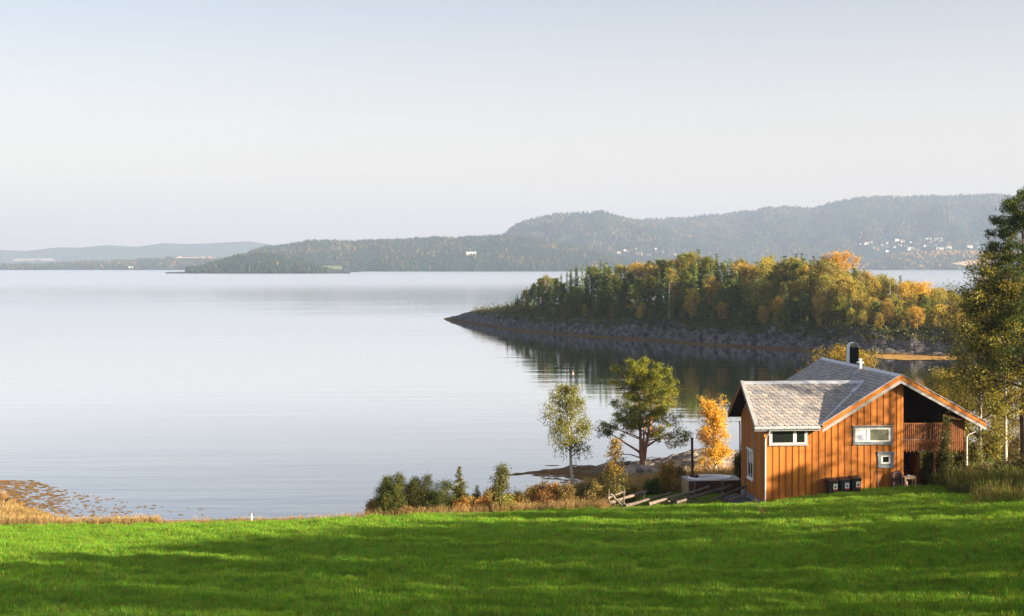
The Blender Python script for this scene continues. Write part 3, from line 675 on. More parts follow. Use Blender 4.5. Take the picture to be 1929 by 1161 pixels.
def place(name, me, loc, label, cat, group=None, rz=0.0, scl=(1, 1, 1), stem='trunk', crown='crown'):
    e = empty(name, loc, rz); e.scale = scl
    if me[0]: link(stem, me[0], e)
    if len(me) > 1 and me[1]: link(crown, me[1], e)
    if len(me) > 2 and me[2]: link('limbs', me[2], e)
    return tag(e, label, cat, group)

# albedos
NEEDLE = [(0.131, 0.186, 0.041), (0.186, 0.243, 0.053), (0.261, 0.289, 0.063), (0.084, 0.122, 0.037)]
SPRUCE = [(0.113, 0.181, 0.055), (0.175, 0.251, 0.064), (0.239, 0.301, 0.076), (0.076, 0.125, 0.046)]
OLIVE = [(0.258, 0.29, 0.057), (0.354, 0.338, 0.064), (0.209, 0.242, 0.048), (0.45, 0.354, 0.072)]
AMBER = [(.44, .34, .06), (.36, .30, .055), (.30, .28, .055), (.46, .31, .06)]
ORANGE = [(.60, .40, .06), (.54, .40, .06), (.54, .34, .05)]
GOLD = [(.66, .45, .06), (.56, .40, .05), (.70, .40, .055), (.44, .34, .05)]
GREENB = [(.085, .125, .025), (.12, .15, .03), (.16, .16, .035), (.06, .09, .02)]

# --- small versions for the wooded point (unit: metres, about 10 m tall)
def p_spruce(seed, h=10, w=.17, cols=SPRUCE, thin=1.0, leaf=.42):
    p = Plant(seed); rng = p.rng
    p.tube([(0, 0, 0), (0, 0, h * .5), (0, 0, h)], [.14, .08, .01], 6)
    nw = 22
    for i in range(nw):
        u = .08 + .9 * i / (nw - 1); z = h * u; L = w * h * (1 - u) ** .85 * rng.uniform(.75, 1.2) + .12
        nb = max(4, int(12 * (1 - u) * thin + 4))
        for j in range(nb):
            az = rng.uniform(0, 2 * math.pi); l_ = L * rng.uniform(.65, 1.2); m = max(2, int(l_ / .17))
            f = (np.arange(m) + .6) / m; P = np.stack([np.cos(az) * f * l_, np.sin(az) * f * l_, z - .28 * f * l_ + .10 * l_ * f ** 3], 1)
            P = np.repeat(P, 2, 0) + rng.normal(size=(m * 2, 3)) * .09
            d = unit(np.array([math.cos(az), math.sin(az), -.25])[None] + rng.normal(size=(m * 2, 3)) * .55)
            p.add_leaves(P, d, leaf * rng.uniform(.6, 1.2, m * 2), .17, p.pick(cols, m * 2, 4, .2, None, .7))
    return p.meshes(M['bark'], M['needle'])
def p_pine(seed, h=10, cols=NEEDLE, t0=.35, spread=.26):
    p = Plant(seed)
    p.grow(h, .15, t0, 20, lambda u: spread * (1.15 - .75 * (u - t0) / (1 - t0)) * (.75 if u < t0 + .12 else 1), lambda u: 1.35 - .75 * u, 5, -.05, .12, tw=.06)
    p.leaves(14, .26, .42, .11, cols, follow=.3, upb=.5, flat=.7)
    return p.meshes(M['pinebark'], M['needle'])
def p_broad(seed, h=9, cols=OLIVE, t0=.22, spread=.24, per=12, leaf=.26, bark='birchbark', sig=.3):
    p = Plant(seed)
    p.grow(h, .12, t0, 22, lambda u: spread * (.45 + 1.1 * math.sin(math.pi * min(1, (u - t0) / (1 - t0) * .85 + .12))), lambda u: 1.0 - .45 * u, 5, -.02, .12, tw=.06)
    p.leaves(per, sig, leaf, leaf * .65, cols, follow=.1, clumpcol=.65)
    return p.meshes(M[bark], M['leaf'])

PROTO = {
 'spruce': [p_spruce(101, w=.15), p_spruce(102, w=.12), p_spruce(103, w=.17, cols=[(.08, .11, .026), (.11, .14, .032), (.14, .16, .036)])],
 'pine': [p_pine(111), p_pine(112, t0=.45, spread=.3), p_pine(113, t0=.28, cols=[(.14, .165, .034), (.18, .195, .038), (.11, .14, .028)])],
 'olive': [p_broad(121), p_broad(122, spread=.2), p_broad(123, cols=[(.27, .26, .05), (.22, .22, .045), (.32, .28, .055)])],
 'amber': [p_broad(131, cols=AMBER), p_broad(132, cols=[(.40, .32, .065), (.34, .29, .06), (.44, .31, .065)], spread=.28)],
 'orange': [p_broad(141, cols=ORANGE, spread=.32, t0=.3)],
}
PNAME = dict(spruce='spruce_tree', pine='pine_tree', olive='birch_tree', amber='birch_tree', orange='aspen_tree')
PLOOK = dict(spruce='dark pointed spruce', pine='green round-topped pine', olive='olive-green birch', amber='amber-leaved birch', orange='orange-leaved aspen')
TPX = [860, 905, 945, 960, 1000, 1060, 1090, 1125, 1150, 1165, 1200, 1235, 1265, 1310, 1350, 1385, 1440, 1475, 1510, 1548, 1590, 1625, 1650, 1700, 1760, 1800, 1860, 1990]
TPY = [586, 580, 574, 550, 522, 512, 505, 492, 500, 494, 505, 488, 487, 478, 478, 492, 500, 488, 488, 487, 495, 496, 512, 522, 530, 543, 548, 550]
rng = np.random.default_rng(2024)
def zone(px):
    for lim, nm in ((1010, 'at the bare tip end'), (1100, 'left of the orange crowns'), (1202, 'left of first orange aspen'), (1260, 'right of first orange aspen'), (1370, 'just right of the pale snag'),
                    (1470, 'between snag and brightest aspen'), (1560, 'near the broad spruce'), (1624, 'just left of the brightest aspen'), (1703, 'right of the brightest aspen'), (1790, 'right of the forked snag')):
        if px < lim: return nm
    return 'at the right end'
def put_island(kind, px, t, h, label=None, group=None, wf=1.0):
    row = 'by the rocks' if t < 6.6 else ('second row' if t < 11 else ('inner rows' if t < 17.5 else ('upper rows' if t < 26.5 else 'crest')))
    sz = 'low ' if h < 3.2 else ('tall ' if h > 9.5 else '')
    lab = label or f'{sz}{PLOOK[kind]} on the point, {row}, {zone(px)}'
    if t > 6.6 and not label: h *= 1.14 if kind == 'spruce' else .93
    me = PROTO[kind][rng.integers(len(PROTO[kind]))]; s = h / (10 if kind in ('spruce', 'pine') else 9)
    b = isl_at(px, t); b.z -= .25
    ws = s * rng.uniform(.9, 1.2) * wf
    place(PNAME[kind], me, b, lab, PNAME[kind].replace('_', ' '), group or 'forest trees of the wooded point', rng.uniform(0, 6), (ws, ws, s))
def top_h(px, t):
    b = isl_at(px, t); return (500 - np.interp(px, TPX, TPY)) / F * b.y - b.z
def kind_for(px, r):
    if px < 1180: p = dict(spruce=.60, pine=.24, olive=.12, amber=.04, orange=0)
    elif px < 1400: p = dict(spruce=.48, pine=.22, olive=.16, amber=.13, orange=.01)
    elif px < 1680: p = dict(spruce=.24, pine=.18, olive=.35, amber=.22, orange=.008)
    else: p = dict(spruce=.30, pine=.18, olive=.30, amber=.21, orange=.01)
    c = 0
    for k, v in p.items():
        c += v
        if r < c: return k
    return 'pine'
# crest row follows the skyline, then inner rows, then a lower front row
px = 946.0
while px < 1960:
    t = rng.uniform(27, 36) * min(1, float(isl_width(px)) / 62); put_island(kind_for(px, rng.uniform()), px, t, float(top_h(px, t)) * rng.uniform(.84, 1.06)); px += rng.uniform(9, 15)
px = 950.0
while px < 1960:
    t = rng.uniform(18, 26) * min(1, float(isl_width(px)) / 60); put_island(kind_for(px, rng.uniform()), px, t, float(top_h(px, t)) * rng.uniform(.72, .98)); px += rng.uniform(10, 17)
px = 952.0
while px < 1940:
    t = rng.uniform(11, 17) * min(1, float(isl_width(px)) / 52); put_island(kind_for(px, rng.uniform()), px, t, float(top_h(px, t)) * rng.uniform(.5, .8)); px += rng.uniform(12, 20)
px = 958.0
while px < 1860:
    t = rng.uniform(6.5, 10.5) * min(1, float(isl_width(px)) / 42); put_island(kind_for(px, rng.uniform()), px, t, float(top_h(px, t)) * rng.uniform(.25, .55) + .6); px += rng.uniform(15, 30)
px = 950.0
while px < 1860:
    t = rng.uniform(3.6, 6.5) * min(1, float(isl_width(px)) / 30); put_island(kind_for(px, rng.uniform()), px, t, rng.uniform(1.6, 4.2)); px += rng.uniform(16, 34)
put_island('orange', 1624, 30, float(top_h(1624, 30)) + .5, 'brightest orange aspen rising highest on the crest of the wooded point', 'single orange aspens of the wooded point', 1.25)
put_island('orange', 1202, 34, float(top_h(1202, 34)) - .4, 'orange aspen among dark conifers, left on the crest of the wooded point', 'single orange aspens of the wooded point')
put_island('orange', 1524, 30, float(top_h(1524, 30)) - 1.6, 'orange aspen beside a dark spruce, right of the middle of the wooded point', 'single orange aspens of the wooded point', .8)
put_island('spruce', 1548, 31, float(top_h(1548, 31)) + .3, 'broad dark spruce standing above the birches, left of the brightest orange aspen', 'tall single spruces of the wooded point', 1.25)
put_island('orange', 1788, 24, float(top_h(1788, 24)) - .3, 'orange aspen at the right end of the wooded point, beside the near birch', 'single orange aspens of the wooded point')
# two dead snags
for px, t, h, lab in [(1260, 9, 8.5, 'pale dead tree trunk with bare branch stubs, middle of the wooded point'), (1703, 14, 8.0, 'pale dead tree with bare forked branches, right half of the wooded point')]:
    p = Plant(int(px)); p.grow(h, .16, .35, 14, lambda u: .13 * (1.3 - u), lambda u: 1.5, 0, .05, .1, tips=False); b = isl_at(px, t)
    place('dead_tree', (p.trunk_mesh(M['greybark']), None, p.limb_mesh(M['greybark'])), b, lab, 'dead tree', 'dead trees of the wooded point')
# undergrowth and heath tufts over the rock edge and under the trees
rng2 = np.random.default_rng(9); p = Plant(9)
N = 7000; pxs = rng2.uniform(880, 1960, N); ts = 1.3 + rng2.gamma(1.4, 6, N) * np.minimum(1, isl_width(pxs) / 50)
Z = isl_z(pxs, ts); ok = Z > WATER + 2.2; pxs, ts, Z = pxs[ok], ts[ok], Z[ok]
B = np.stack([(pxs - 964.5) / F * isl_front(pxs) + ts * .12, isl_front(pxs) + ts, Z], 1)
siz = rng2.uniform(.2, 1.0, len(B)) * np.where(ts > 7, 1.3, .55)
per = 16; P = np.repeat(B, per, 0) + rng2.normal(size=(len(B) * per, 3)) * np.repeat(siz, per)[:, None] * np.array([.7, .7, .55]); P[:, 2] += np.repeat(siz, per) * .5
cc = np.array([(.06, .085, .022), (.10, .12, .03), (.16, .13, .04), (.12, .095, .035)])[rng2.choice(4, len(B), p=[.42, .3, .16, .12])]
p.add_leaves(P, rdir(rng2, len(P)), rng2.uniform(.2, .5, len(P)), .2, np.repeat(cc, per, 0) * rng2.uniform(.7, 1.3, (len(P), 1)))
tag(link('undergrowth', p.crown_mesh(M['leaf'])), kind='stuff')
# ------------------------------------------------------------------ the cabin (local axes: u along the front, v back, w up)
HO = (14.86, 75.0, -13.94); HR = R(5)
cabin = tag(empty('cabin', HO, HR), 'orange wooden cabin with grey slate roof and covered balcony on the meadow edge', 'cabin')
def house_pt(u, v, w=0): return Matrix.Translation(HO) @ Matrix.Rotation(HR, 4, 'Z') @ Vector((u, v, w))

M['orange'] = pm('ochre_paint', (.46, .165, .024), (.32, .105, .018), 2.6, .75, .25, (1, 1, .12), rnd=.16)
M['orange_under'] = pm('ochre_paint_ground_board', (.34, .115, .018), (.26, .085, .014), 2, .8, .2, (1, 1, .15))
M['brown'] = pm('brown_stain', (.25, .092, .03), (.15, .058, .022), 2.5, .8, .3, (1, 1, .15), rnd=.12)
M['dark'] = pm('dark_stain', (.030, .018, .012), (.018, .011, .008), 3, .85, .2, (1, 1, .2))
M['white'] = pm('white_paint', (.74, .74, .72), (.64, .64, .63), 2, .5, .05)
M['trim'] = pm('weathered_white', (.33, .33, .335), (.26, .26, .27), 3, .6, .1)
M['greytrim'] = pm('blue_grey_paint', (.20, .23, .26), (.15, .175, .20), 3, .6, .1)
M['palegrey'] = pm('pale_grey_paint', (.34, .335, .33), (.27, .265, .265), 3, .6, .1)
M['zinc'] = pm('zinc_sheet', (.52, .55, .60), (.42, .45, .50), 1.5, .45, .05, metal=.35, spec=.5)
M['black'] = pm('black_sheet', (.010, .010, .011), (.016, .016, .016), 4, .8, .05, spec=.1)
M['concrete'] = pm('concrete', (.24, .235, .23), (.16, .155, .15), 3, .9, .5)
def slate_mat():
    m = pm('slate', (.32, .312, .305), (.22, .218, .218), 1.6, .6, .5, bscale=9, rnd=.0, spec=.35)
    n, l = m.node_tree.nodes, m.node_tree.links; b = n['Principled BSDF']
    src = b.inputs['Base Color'].links[0].from_socket
    oi = n.new('ShaderNodeObjectInfo'); a = n.new('ShaderNodeAttribute'); a.attribute_name = 'tint'
    ad = n.new('ShaderNodeMath'); ad.operation = 'ADD'; l.new(oi.outputs['Random'], ad.inputs[0]); l.new(a.outputs['Fac'], ad.inputs[1])
    fr = n.new('ShaderNodeMath'); fr.operation = 'FRACT'; l.new(ad.outputs[0], fr.inputs[0])
    rp = n.new('ShaderNodeValToRGB'); e = rp.color_ramp.elements
    e[0].color = (.62, .62, .66, 1); e[1].color = (1.25, 1.18, 1.1, 1)
    for p, c in [(.25, (.95, .93, .94, 1)), (.5, (1.1, 1.0, .93, 1)), (.75, (.8, .83, .9, 1))]:
        x = e.new(p); x.color = c
    l.new(fr.outputs[0], rp.inputs[0])
    mx = n.new('ShaderNodeMix'); mx.data_type = 'RGBA'; mx.blend_type = 'MULTIPLY'; mx.inputs[0].default_value = 1
    l.new(src, mx.inputs[6]); l.new(rp.outputs[0], mx.inputs[7]); l.new(mx.outputs[2], b.inputs['Base Color']); return m
M['slate'] = slate_mat()
def pane_mat(name, c, rough=.04):
    m = bpy.data.materials.new(name); n, l, b = nodes(m); b.inputs['Base Color'].default_value = (*c, 1); b.inputs['Roughness'].default_value = rough
    b.inputs['IOR'].default_value = 1.5; b.inputs['Specular IOR Level'].default_value = .8
    nz = n.new('ShaderNodeTexNoise'); nz.inputs['Scale'].default_value = 1.1; bp = n.new('ShaderNodeBump'); bp.inputs['Strength'].default_value = .05; l.new(nz.outputs[0], bp.inputs['Height']); l.new(bp.outputs[0], b.inputs['Normal'])
    return m
M['pane_dark'] = pane_mat('window_glass', (.012, .016, .016)); M['pane_curtain'] = pane_mat('window_glass_with_curtain', (.14, .145, .115)); M['pane_painted_sky'] = pane_mat('window_glass_painted_sky', (.50, .56, .68))  # last one: the sky's pale reflection is painted into the glass colour

RU, RW, KL, KR = 8.1, 7.44, .6, .545             # main ridge position and the two roof slopes
LU, RUe = 3.39, 13.3                              # eaves
WV, WW, WE, WEW = 2.65, 6.80, -.45, 4.50          # wing ridge depth and height, front eave depth and height
KW = (WW - WEW) / (WV - WE)
def main_w(u): return RW - (KL * (RU - u) if u < RU else KR * (u - RU))
def front_top(u): return 4.30 if u < 3.75 else main_w(u) - .22

# walls
fw = MB(); poly = [(0, 0, -1.2), (8.40, 0, -1.2), (8.40, 0, main_w(8.4) - .2), (RU, 0, RW - .2), (3.75, 0, main_w(3.75) - .2), (3.75, 0, 4.3), (0, 0, 4.3)]
fw.prism(poly, (0, .18, 0)).build('front_wall', M['orange_under'], cabin)
lw = MB(); lw.prism([(0, .18, -.02), (0, 5.15, -.02), (0, 5.15, 4.4), (0, WV, 6.6), (0, .18, 4.55)], (.18, 0, 0)).build('side_wall', M['orange_under'], cabin)
MB().box(.02, 3.9, 4.97, 5.15, -.02, 4.4).build('wing_back_wall', M['orange_under'], cabin)
MB().box(3.9, 4.1, 5.15, 13.2, -1.5, 4.72).build('long_side_wall', M['orange_under'], cabin)
MB().prism([(4.1, 13.0, -1.5), (9.85, 13.0, -1.5), (9.85, 13.0, 2.95), (12.2, 13.0, 2.95), (12.2, 13.0, main_w(12.2) - .2), (RU, 13.0, RW - .2), (4.1, 13.0, main_w(4.1) - .2)], (0, .2, 0)).build('rear_gable_wall', M['orange_under'], cabin)
MB().box(9.65, 9.85, 3.2, 13.0, -1.5, 2.95).build('lower_side_wall', M['brown'], cabin)
MB().box(12.0, 12.2, 3.2, 13.0, 2.95, 4.95).build('upper_side_wall', M['orange_under'], cabin)
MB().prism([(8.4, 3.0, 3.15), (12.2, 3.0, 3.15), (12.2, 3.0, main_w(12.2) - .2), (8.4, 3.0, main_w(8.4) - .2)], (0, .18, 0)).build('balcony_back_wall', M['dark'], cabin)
MB().box(8.22, 8.40, .18, 3.0, -.6, 6.9).build('balcony_side_wall', M['brown'], cabin)
MB().box(8.40, 9.85, 3.0, 3.18, -.6, 2.95).build('recess_back_wall', M['brown'], cabin)
MB().box(9.67, 9.85, 1.0, 3.0, -.3, 2.95).build('recess_side_wall', M['brown'], cabin)
MB().box(-.03, .2, .2, 5.2, -2.2, -.02).box(-.03, 8.3, -.015, .2, -2.2, -.25).build('foundation', M['concrete'], cabin)
# the covering boards: each its own piece, cut round the windows
def front_board(u, wd):
    a, b = u - wd / 2, u + wd / 2; segs = [(-.55, None)]
    gaps = [(w0, w1) for (x0, x1, w0, w1) in [(.27, 2.6, 3.34, 4.31), (5.36, 7.76, 3.35, 4.44), (6.87, 7.82, 1.97, 2.88)] if b > x0 + .02 and a < x1 - .02]
    lo = -.55; out = []
    for (w0, w1) in sorted(gaps): out.append((lo, w0, w0)); lo = w1
    ta, tb = front_top(a) - .02, front_top(b) - .02
    if a < 3.75 < b: ta = tb = 4.28
    if a < RU < b: tb = min(tb, ta)
    if min(ta, tb) > lo + .03: out.append((lo, ta, tb))
    m = MB()
    for (l0, t0, t1) in out: m.prism([(a, -.026, l0), (b, -.026, l0), (b, -.026, t1), (a, -.026, t0)], (0, .026, 0))
    return m
for k in range(21):
    u = .27 + k * .395; front_board(u, .275).build('wall_board', M['orange'], cabin)
MB().box(8.27, 8.43, -.04, .12, -.5, front_top(8.35) - .03).build('corner_board', M['orange'], cabin)
MB().box(-.03, .12, -.04, -.001, -.3, 4.29).build('corner_board', M['orange'], cabin)
for k in range(13):
    v = .25 + k * .39; tp = (4.45 + KW * (v + .1) - .1) if v < WV else (4.45 + KW * (2 * WV - v + .1) - .1)
    m = MB()
    for (l0, t0) in ([(.0, .86), (2.72, tp)] if 2.2 < v < 3.5 else [(.0, tp)]): m.box(-.026, 0, v - .135, v + .135, l0, t0)
    m.build('wall_board', M['orange'], cabin)
# roof decks
def slab(name, a, b, v0, v1, th, mat):     # a, b: (u, w) across the slope
    return MB().prism([(a[0], v0, a[1]), (b[0], v0, b[1]), (b[0], v0, b[1] - th), (a[0], v0, a[1] - th)], (0, v1 - v0, 0)).build(name, mat, cabin)
roofL = slab('main_roof', (LU, main_w(LU)), (RU, RW), -.48, 13.5, .16, M['dark'])
roofR = slab('main_roof', (RU, RW), (RUe, main_w(RUe)), -.48, 13.5, .16, M['dark'])
VU = lambda v: RU - (RW - (WEW + KW * (v - WE))) / KL    # u of the valley at depth v
wing = MB().prism([(-.66, WE, WEW), (VU(WE) + .1, WE, WEW), (VU(WV), WV, WW), (-.66, WV, WW)], (0, 0, -.16)).build('wing_roof', M['dark'], cabin)
WB = 2 * WV - WE
wingb = MB().prism([(-.66, WB, WEW), (VU(WE) + .1, WB, WEW), (VU(WV), WV, WW), (-.66, WV, WW)], (0, 0, -.16)).build('wing_roof', M['dark'], cabin)
# slates
def slate_mesh(var):
    rg = random.Random(var); w = .174; j = lambda s=.012: rg.uniform(-s, s)
    pts = [(-w, .13 + j()), (-.145 + j(), .05 + j()), (-.06 + j(), j()), (.06 + j(), j()), (.145 + j(), .05 + j()), (w, .13 + j()), (w, .40), (-w, .40)]
    zt = lambda y: .060 - .11 * y; V = [(x, y, zt(y)) for x, y in pts] + [(x, y, zt(y) - .042) for x, y in pts[:6]]
    return V, [tuple(range(8))] + [(i + 1, i, i + 8, i + 9) for i in range(5)]
SL = []
for k in range(4):
    V, fs = slate_mesh(k); me = bpy.data.meshes.new('slate'); me.from_pydata(V, [], fs); me.materials.append(M['slate']); SL.append(me)
rs = random.Random(4)
up = Vector((0, WV - WE, WW - WEW)); slen = up.length; up.normalize(); ax = Vector((1, 0, 0)); nr = ax.cross(up)
B = Matrix((ax, up, nr)).transposed().to_4x4(); nrow = 15; rh = slen / nrow
cnt = 0
for r_ in range(nrow):
    s0 = r_ * rh - .03; vv = WE + (WV - WE) * (s0 / slen)
    c = 0; u = -.60 + (.18 if r_ % 2 else 0) + .02
    while u < VU(max(vv + .1, WE)) + .02:
        p = Vector((u, WE, WEW)) + up * s0 + nr * .004
        o = link('slate', SL[rs.randrange(4)], wing); o.matrix_local = Matrix.Translation(p) @ B @ Matrix.Rotation(rs.uniform(-.03, .03), 4, 'Z') @ Matrix.Rotation(rs.uniform(-.012, .012), 4, 'Y')
        cnt += 1; u += .364
def slate_field(name, org, axv, upv, nrm, L, S, keep, parent):
    V = []; Fa = []; tint = []; rows = int(S / .262)
    for r_ in range(rows):
        a = .18 if r_ % 2 else 0
        while a < L:
            s0 = r_ * .262 - .03; p = org + axv * a + upv * s0
            if keep(p):
                vs, fs = slate_mesh(rs.randrange(50)); k = len(V); t = rs.random()
                for (x, y, z) in vs: V.append(tuple(p + axv * x + upv * y + nrm * (z + .004))); tint.append(t)
                Fa += [tuple(i + k for i in f) for f in fs]
            a += .364
    me = bpy.data.meshes.new(name); me.from_pydata(V, [], Fa); at_ = me.attributes.new('tint', 'FLOAT', 'POINT'); at_.data.foreach_set('value', tint); me.materials.append(M['slate'])
    return tag(link(name, me, parent), kind='stuff')
upL = Vector((RU - LU, 0, RW - main_w(LU))); SLn = upL.length; upL.normalize(); axL = Vector((0, -1, 0)); nL = axL.cross(upL)
if nL.z < 0: axL = -axL; nL = -nL
def keepL(p):
    vv = p.y
    if vv < WB: return p.x > VU(WE + (WV - WE) * (1 - abs(vv - WV) / (WV - WE))) - .05
    return True
orgL = Vector((LU, -.40 if axL.y > 0 else 13.45, main_w(LU)))
slate_field('slates', orgL, axL, upL, nL, 13.8, SLn, keepL, roofL)
upR = Vector((RU - RUe, 0, RW - main_w(RUe))); SRn = upR.length; upR.normalize(); axR = Vector((0, 1, 0)); nR = axR.cross(upR)
if nR.z < 0: axR = -axR; nR = -nR
slate_field('slates', Vector((RUe, -.40 if axR.y > 0 else 13.45, main_w(RUe))), axR, upR, nR, 13.8, SRn, lambda p: True, roofR)
upB = Vector((0, WV - WB, WW - WEW)).normalized(); axB = Vector((-1, 0, 0)); nB = axB.cross(upB)
if nB.z < 0: axB = -axB; nB = -nB
slate_field('slates', Vector((VU(WE) if axB.x < 0 else -.6, WB, WEW)), axB, upB, nB, 7.6, slen, lambda p: -.55 < p.x < VU(WE + (WV - WE) * ((WB - p.y) / (WV - WE))), wingb)
# ridge caps, verges, valley
def cap(name, p, q, side, dl, mat, lift=.07):
    """folded sheet along a ridge from p to q; side: horizontal unit across, dl: drop per metre across, two flanks"""
    p = Vector(p) + Vector((0, 0, lift)); q = Vector(q) + Vector((0, 0, lift)); m = MB()
    for sg in (1, -1):
        d = Vector(side) * sg * .24; d.z = -dl[0 if sg > 0 else 1] * .24
        m.prism([p, q, q + d, p + d], (0, 0, -.012))
    return m.build(name, mat, cabin)
n6 = 7
for k in range(n6):
    v0, v1 = -.5 + 14.1 * k / n6, -.5 + 14.1 * (k + 1) / n6
    cap('ridge_cap', (RU, v0, RW + .002 * (k % 2)), (RU, v1 + .04, RW + .002 * (k % 2)), (1, 0, 0), (KR, KL), M['zinc'])
for k in range(5):
    u0, u1 = -.70 + 7.8 * k / 5, -.70 + 7.8 * (k + 1) / 5
    cap('ridge_cap', (u0, WV, WW + .002 * (k % 2)), (u1 + .04, WV, WW + .002 * (k % 2)), (0, 1, 0), (KW, KW), M['zinc'])
va, vb_ = Vector((VU(WE), WE - .02, WEW + .06)), Vector((VU(WV) - .1, WV - .08, WW + .03))
MB().bar(va, vb_, .30, .02, (-.3, -.3, 1)).build('valley_flashing', M['zinc'], cabin)
MB().bar(Vector((VU(1.75), 1.75, WEW + KW * 2.2 + .10)), Vector((VU(2.05), 2.05, WEW + KW * 2.5 + .10)), .34, .05, (-.3, -.3, 1)).build('valley_cleat', M['zinc'], cabin)
# barge boards of the main gable: ochre above, pale board below
for (ua, ub) in ((LU - .05, RU), (RU, RUe + .02)):
    for (d0, d1, y, mt, nm) in ((-.05, .25, -.53, 'orange', 'barge_board'), (.25, .46, -.505, 'trim', 'barge_board_lower')):
        MB().prism([(ua, y, main_w(ua) - d0), (ub, y, main_w(ub) - d0), (ub, y, main_w(ub) - d1), (ua, y, main_w(ua) - d1)], (0, .045, 0)).build(nm, M[mt], cabin)
    MB().prism([(ua, -.56, main_w(ua) + .085), (ub, -.56, main_w(ub) + .085), (ub, -.56, main_w(ub) + .06), (ua, -.56, main_w(ua) + .06)], (0, .2, 0)).build('verge_trim', M['zinc'], cabin)
    MB().prism([(ua, 13.45, main_w(ua) + .09), (ub, 13.45, main_w(ub) + .09), (ub, 13.45, main_w(ub) - .2), (ua, 13.45, main_w(ua) - .2)], (0, .06, 0)).build('barge_board', M['palegrey'], cabin)
# barge boards of the wing gable
for (va_, wa, vb2, wb, mt) in ((WE - .03, WEW, WV, WW + .02, 'white'), (WB + .03, WEW, WV, WW + .02, 'brown')):
    MB().prism([(-.70, va_, wa + .06), (-.70, vb2, wb + .06), (-.70, vb2, wb - .22), (-.70, va_, wa - .22)], (.045, 0, 0)).build('barge_board', M[mt if mt == 'brown' else 'palegrey'], cabin)
    MB().prism([(-.72, va_, wa + .10), (-.72, vb2, wb + .10), (-.72, vb2, wb + .07), (-.72, va_, wa + .07)], (.20, 0, 0)).build('verge_trim', M['trim' if mt == 'white' else 'brown'], cabin)
# gutters and downpipes
g = MB()
prof = [(-.075, .06), (-.07, -.02), (-.04, -.065), (0, -.08), (.04, -.065), (.07, -.02), (.075, .06), (.06, .06), (.04, -.03), (0, -.06), (-.04, -.03), (-.06, .06)]
g.prism([(-.72, WE - .10 + y, WEW - .10 + z) for y, z in prof], (VU(WE) + .72, 0, 0))
g.box(-.725, VU(WE), WE - .02, WE + .01, WEW - .26, WEW + .02)
g.build('gutter', M['zinc'], cabin)
for k in range(6):
    u = -.4 + k * .72; MB().prism([(u, WE - .10 + y * 1.12, WEW - .10 + z * 1.12) for y, z in prof], (.03, 0, 0)).build('gutter_bracket', M['palegrey'], cabin)
MB().tube([(.16, -.50, 4.3), (.16, -.48, 4.16), (.10, -.30, 3.98), (.05, -.10, 3.80), (.03, -.085, 3.6), (.03, -.085, -.2)], [.042] * 6, 8).build('downpipe', M['white'], cabin, smooth=True)
MB().tube([(-.06, 5.35, 4.1), (-.06, 5.22, 3.9), (-.06, 5.2, -1)], [.042] * 3, 8).build('downpipe', M['black'], cabin, smooth=True)
MB().box(12.98, 13.14, -.5, 13.4, main_w(13.1) - .28, main_w(13.1) - .14).build('gutter', M['white'], cabin)
MB().tube([(13.06, -.3, main_w(13.1) - .25), (13.0, -.25, 4.15), (12.4, -.1, 3.85), (12.31, -.08, 3.7), (12.31, -.08, .2)], [.042] * 5, 8).build('downpipe', M['white'], cabin, smooth=True)
# windows
def window(u0, u1, w0, w1, panes, tr, frame, head=.06, sill=True, mats=None):
    x = MB().box(u0, u1, -.055, -.001, w0, w0 + tr).box(u0, u1, -.055, -.001, w1 - tr, w1).box(u0, u0 + tr, -.0549, -.001, w0 + tr, w1 - tr).box(u1 - tr, u1, -.0549, -.001, w0 + tr, w1 - tr).build('window', M[frame[0]], cabin)
    if head: MB().box(u0 - head, u1 + head, -.13, .0, w1 + .002, w1 + .05).build('head_board', M[frame[0]], x)
    if sill: MB().box(u0 - .03, u1 + .03, -.12, 0, w0 - .05, w0 - .002).build('sill', M[frame[2]], x)
    a, b, c, d = u0 + tr, u1 - tr, w0 + tr, w1 - tr
    fm = MB(); edges = [a] + [p for q in panes for p in q[:2]] + [b]
    fm.box(a, b, -.045, -.001, c, c + .07).box(a, b, -.045, -.001, d - .07, d)
    fm.box(a, panes[0][0], -.0449, -.001, c + .07, d - .07).box(panes[-1][1], b, -.0449, -.001, c + .07, d - .07)
    for i in range(len(panes) - 1): fm.box(panes[i][1], panes[i + 1][0], -.0449, -.001, c + .07, d - .07)
    fm.build('frame', M[frame[1]], x)
    for i, p in enumerate(panes): MB().box(p[0], p[1], -.022, -.002, c + .07, d - .07).build('pane', M[p[2]], x)
    return x
window(.27, 2.60, 3.36, 4.29, [(.45, 1.72, 'pane_dark'), (1.92, 2.42, 'pane_dark')], .05, ('palegrey', 'white', 'palegrey'), 0)
w2 = window(5.36, 7.76, 3.36, 4.40, [(5.62, 6.18, 'pane_painted_sky'), (6.38, 7.52, 'pane_curtain')], .12, ('greytrim', 'white', 'greytrim'))
w3 = window(6.87, 7.82, 1.98, 2.84, [(7.16, 7.53, 'pane_dark')], .19, ('greytrim', 'white', 'greytrim'), .05)
for s_ in (6.83, 7.80): MB().box(s_, s_ + .06, -.09, -.056, 2.60, 2.80).build('bracket', M['greytrim'], w3)
xw = MB().box(-.06, 0, 2.26, 2.36, .92, 2.66).box(-.06, 0, 3.36, 3.46, .92, 2.66).box(-.06, 0, 2.36, 3.36, .92, 1.02).box(-.06, 0, 2.36, 3.36, 2.56, 2.66).build('window', M['white'], cabin)
MB().box(-.14, 0, 2.16, 3.56, 2.66, 2.74).build('head_board', M['white'], xw); MB().box(-.13, 0, 2.2, 3.52, .84, .915).build('sill', M['white'], xw)
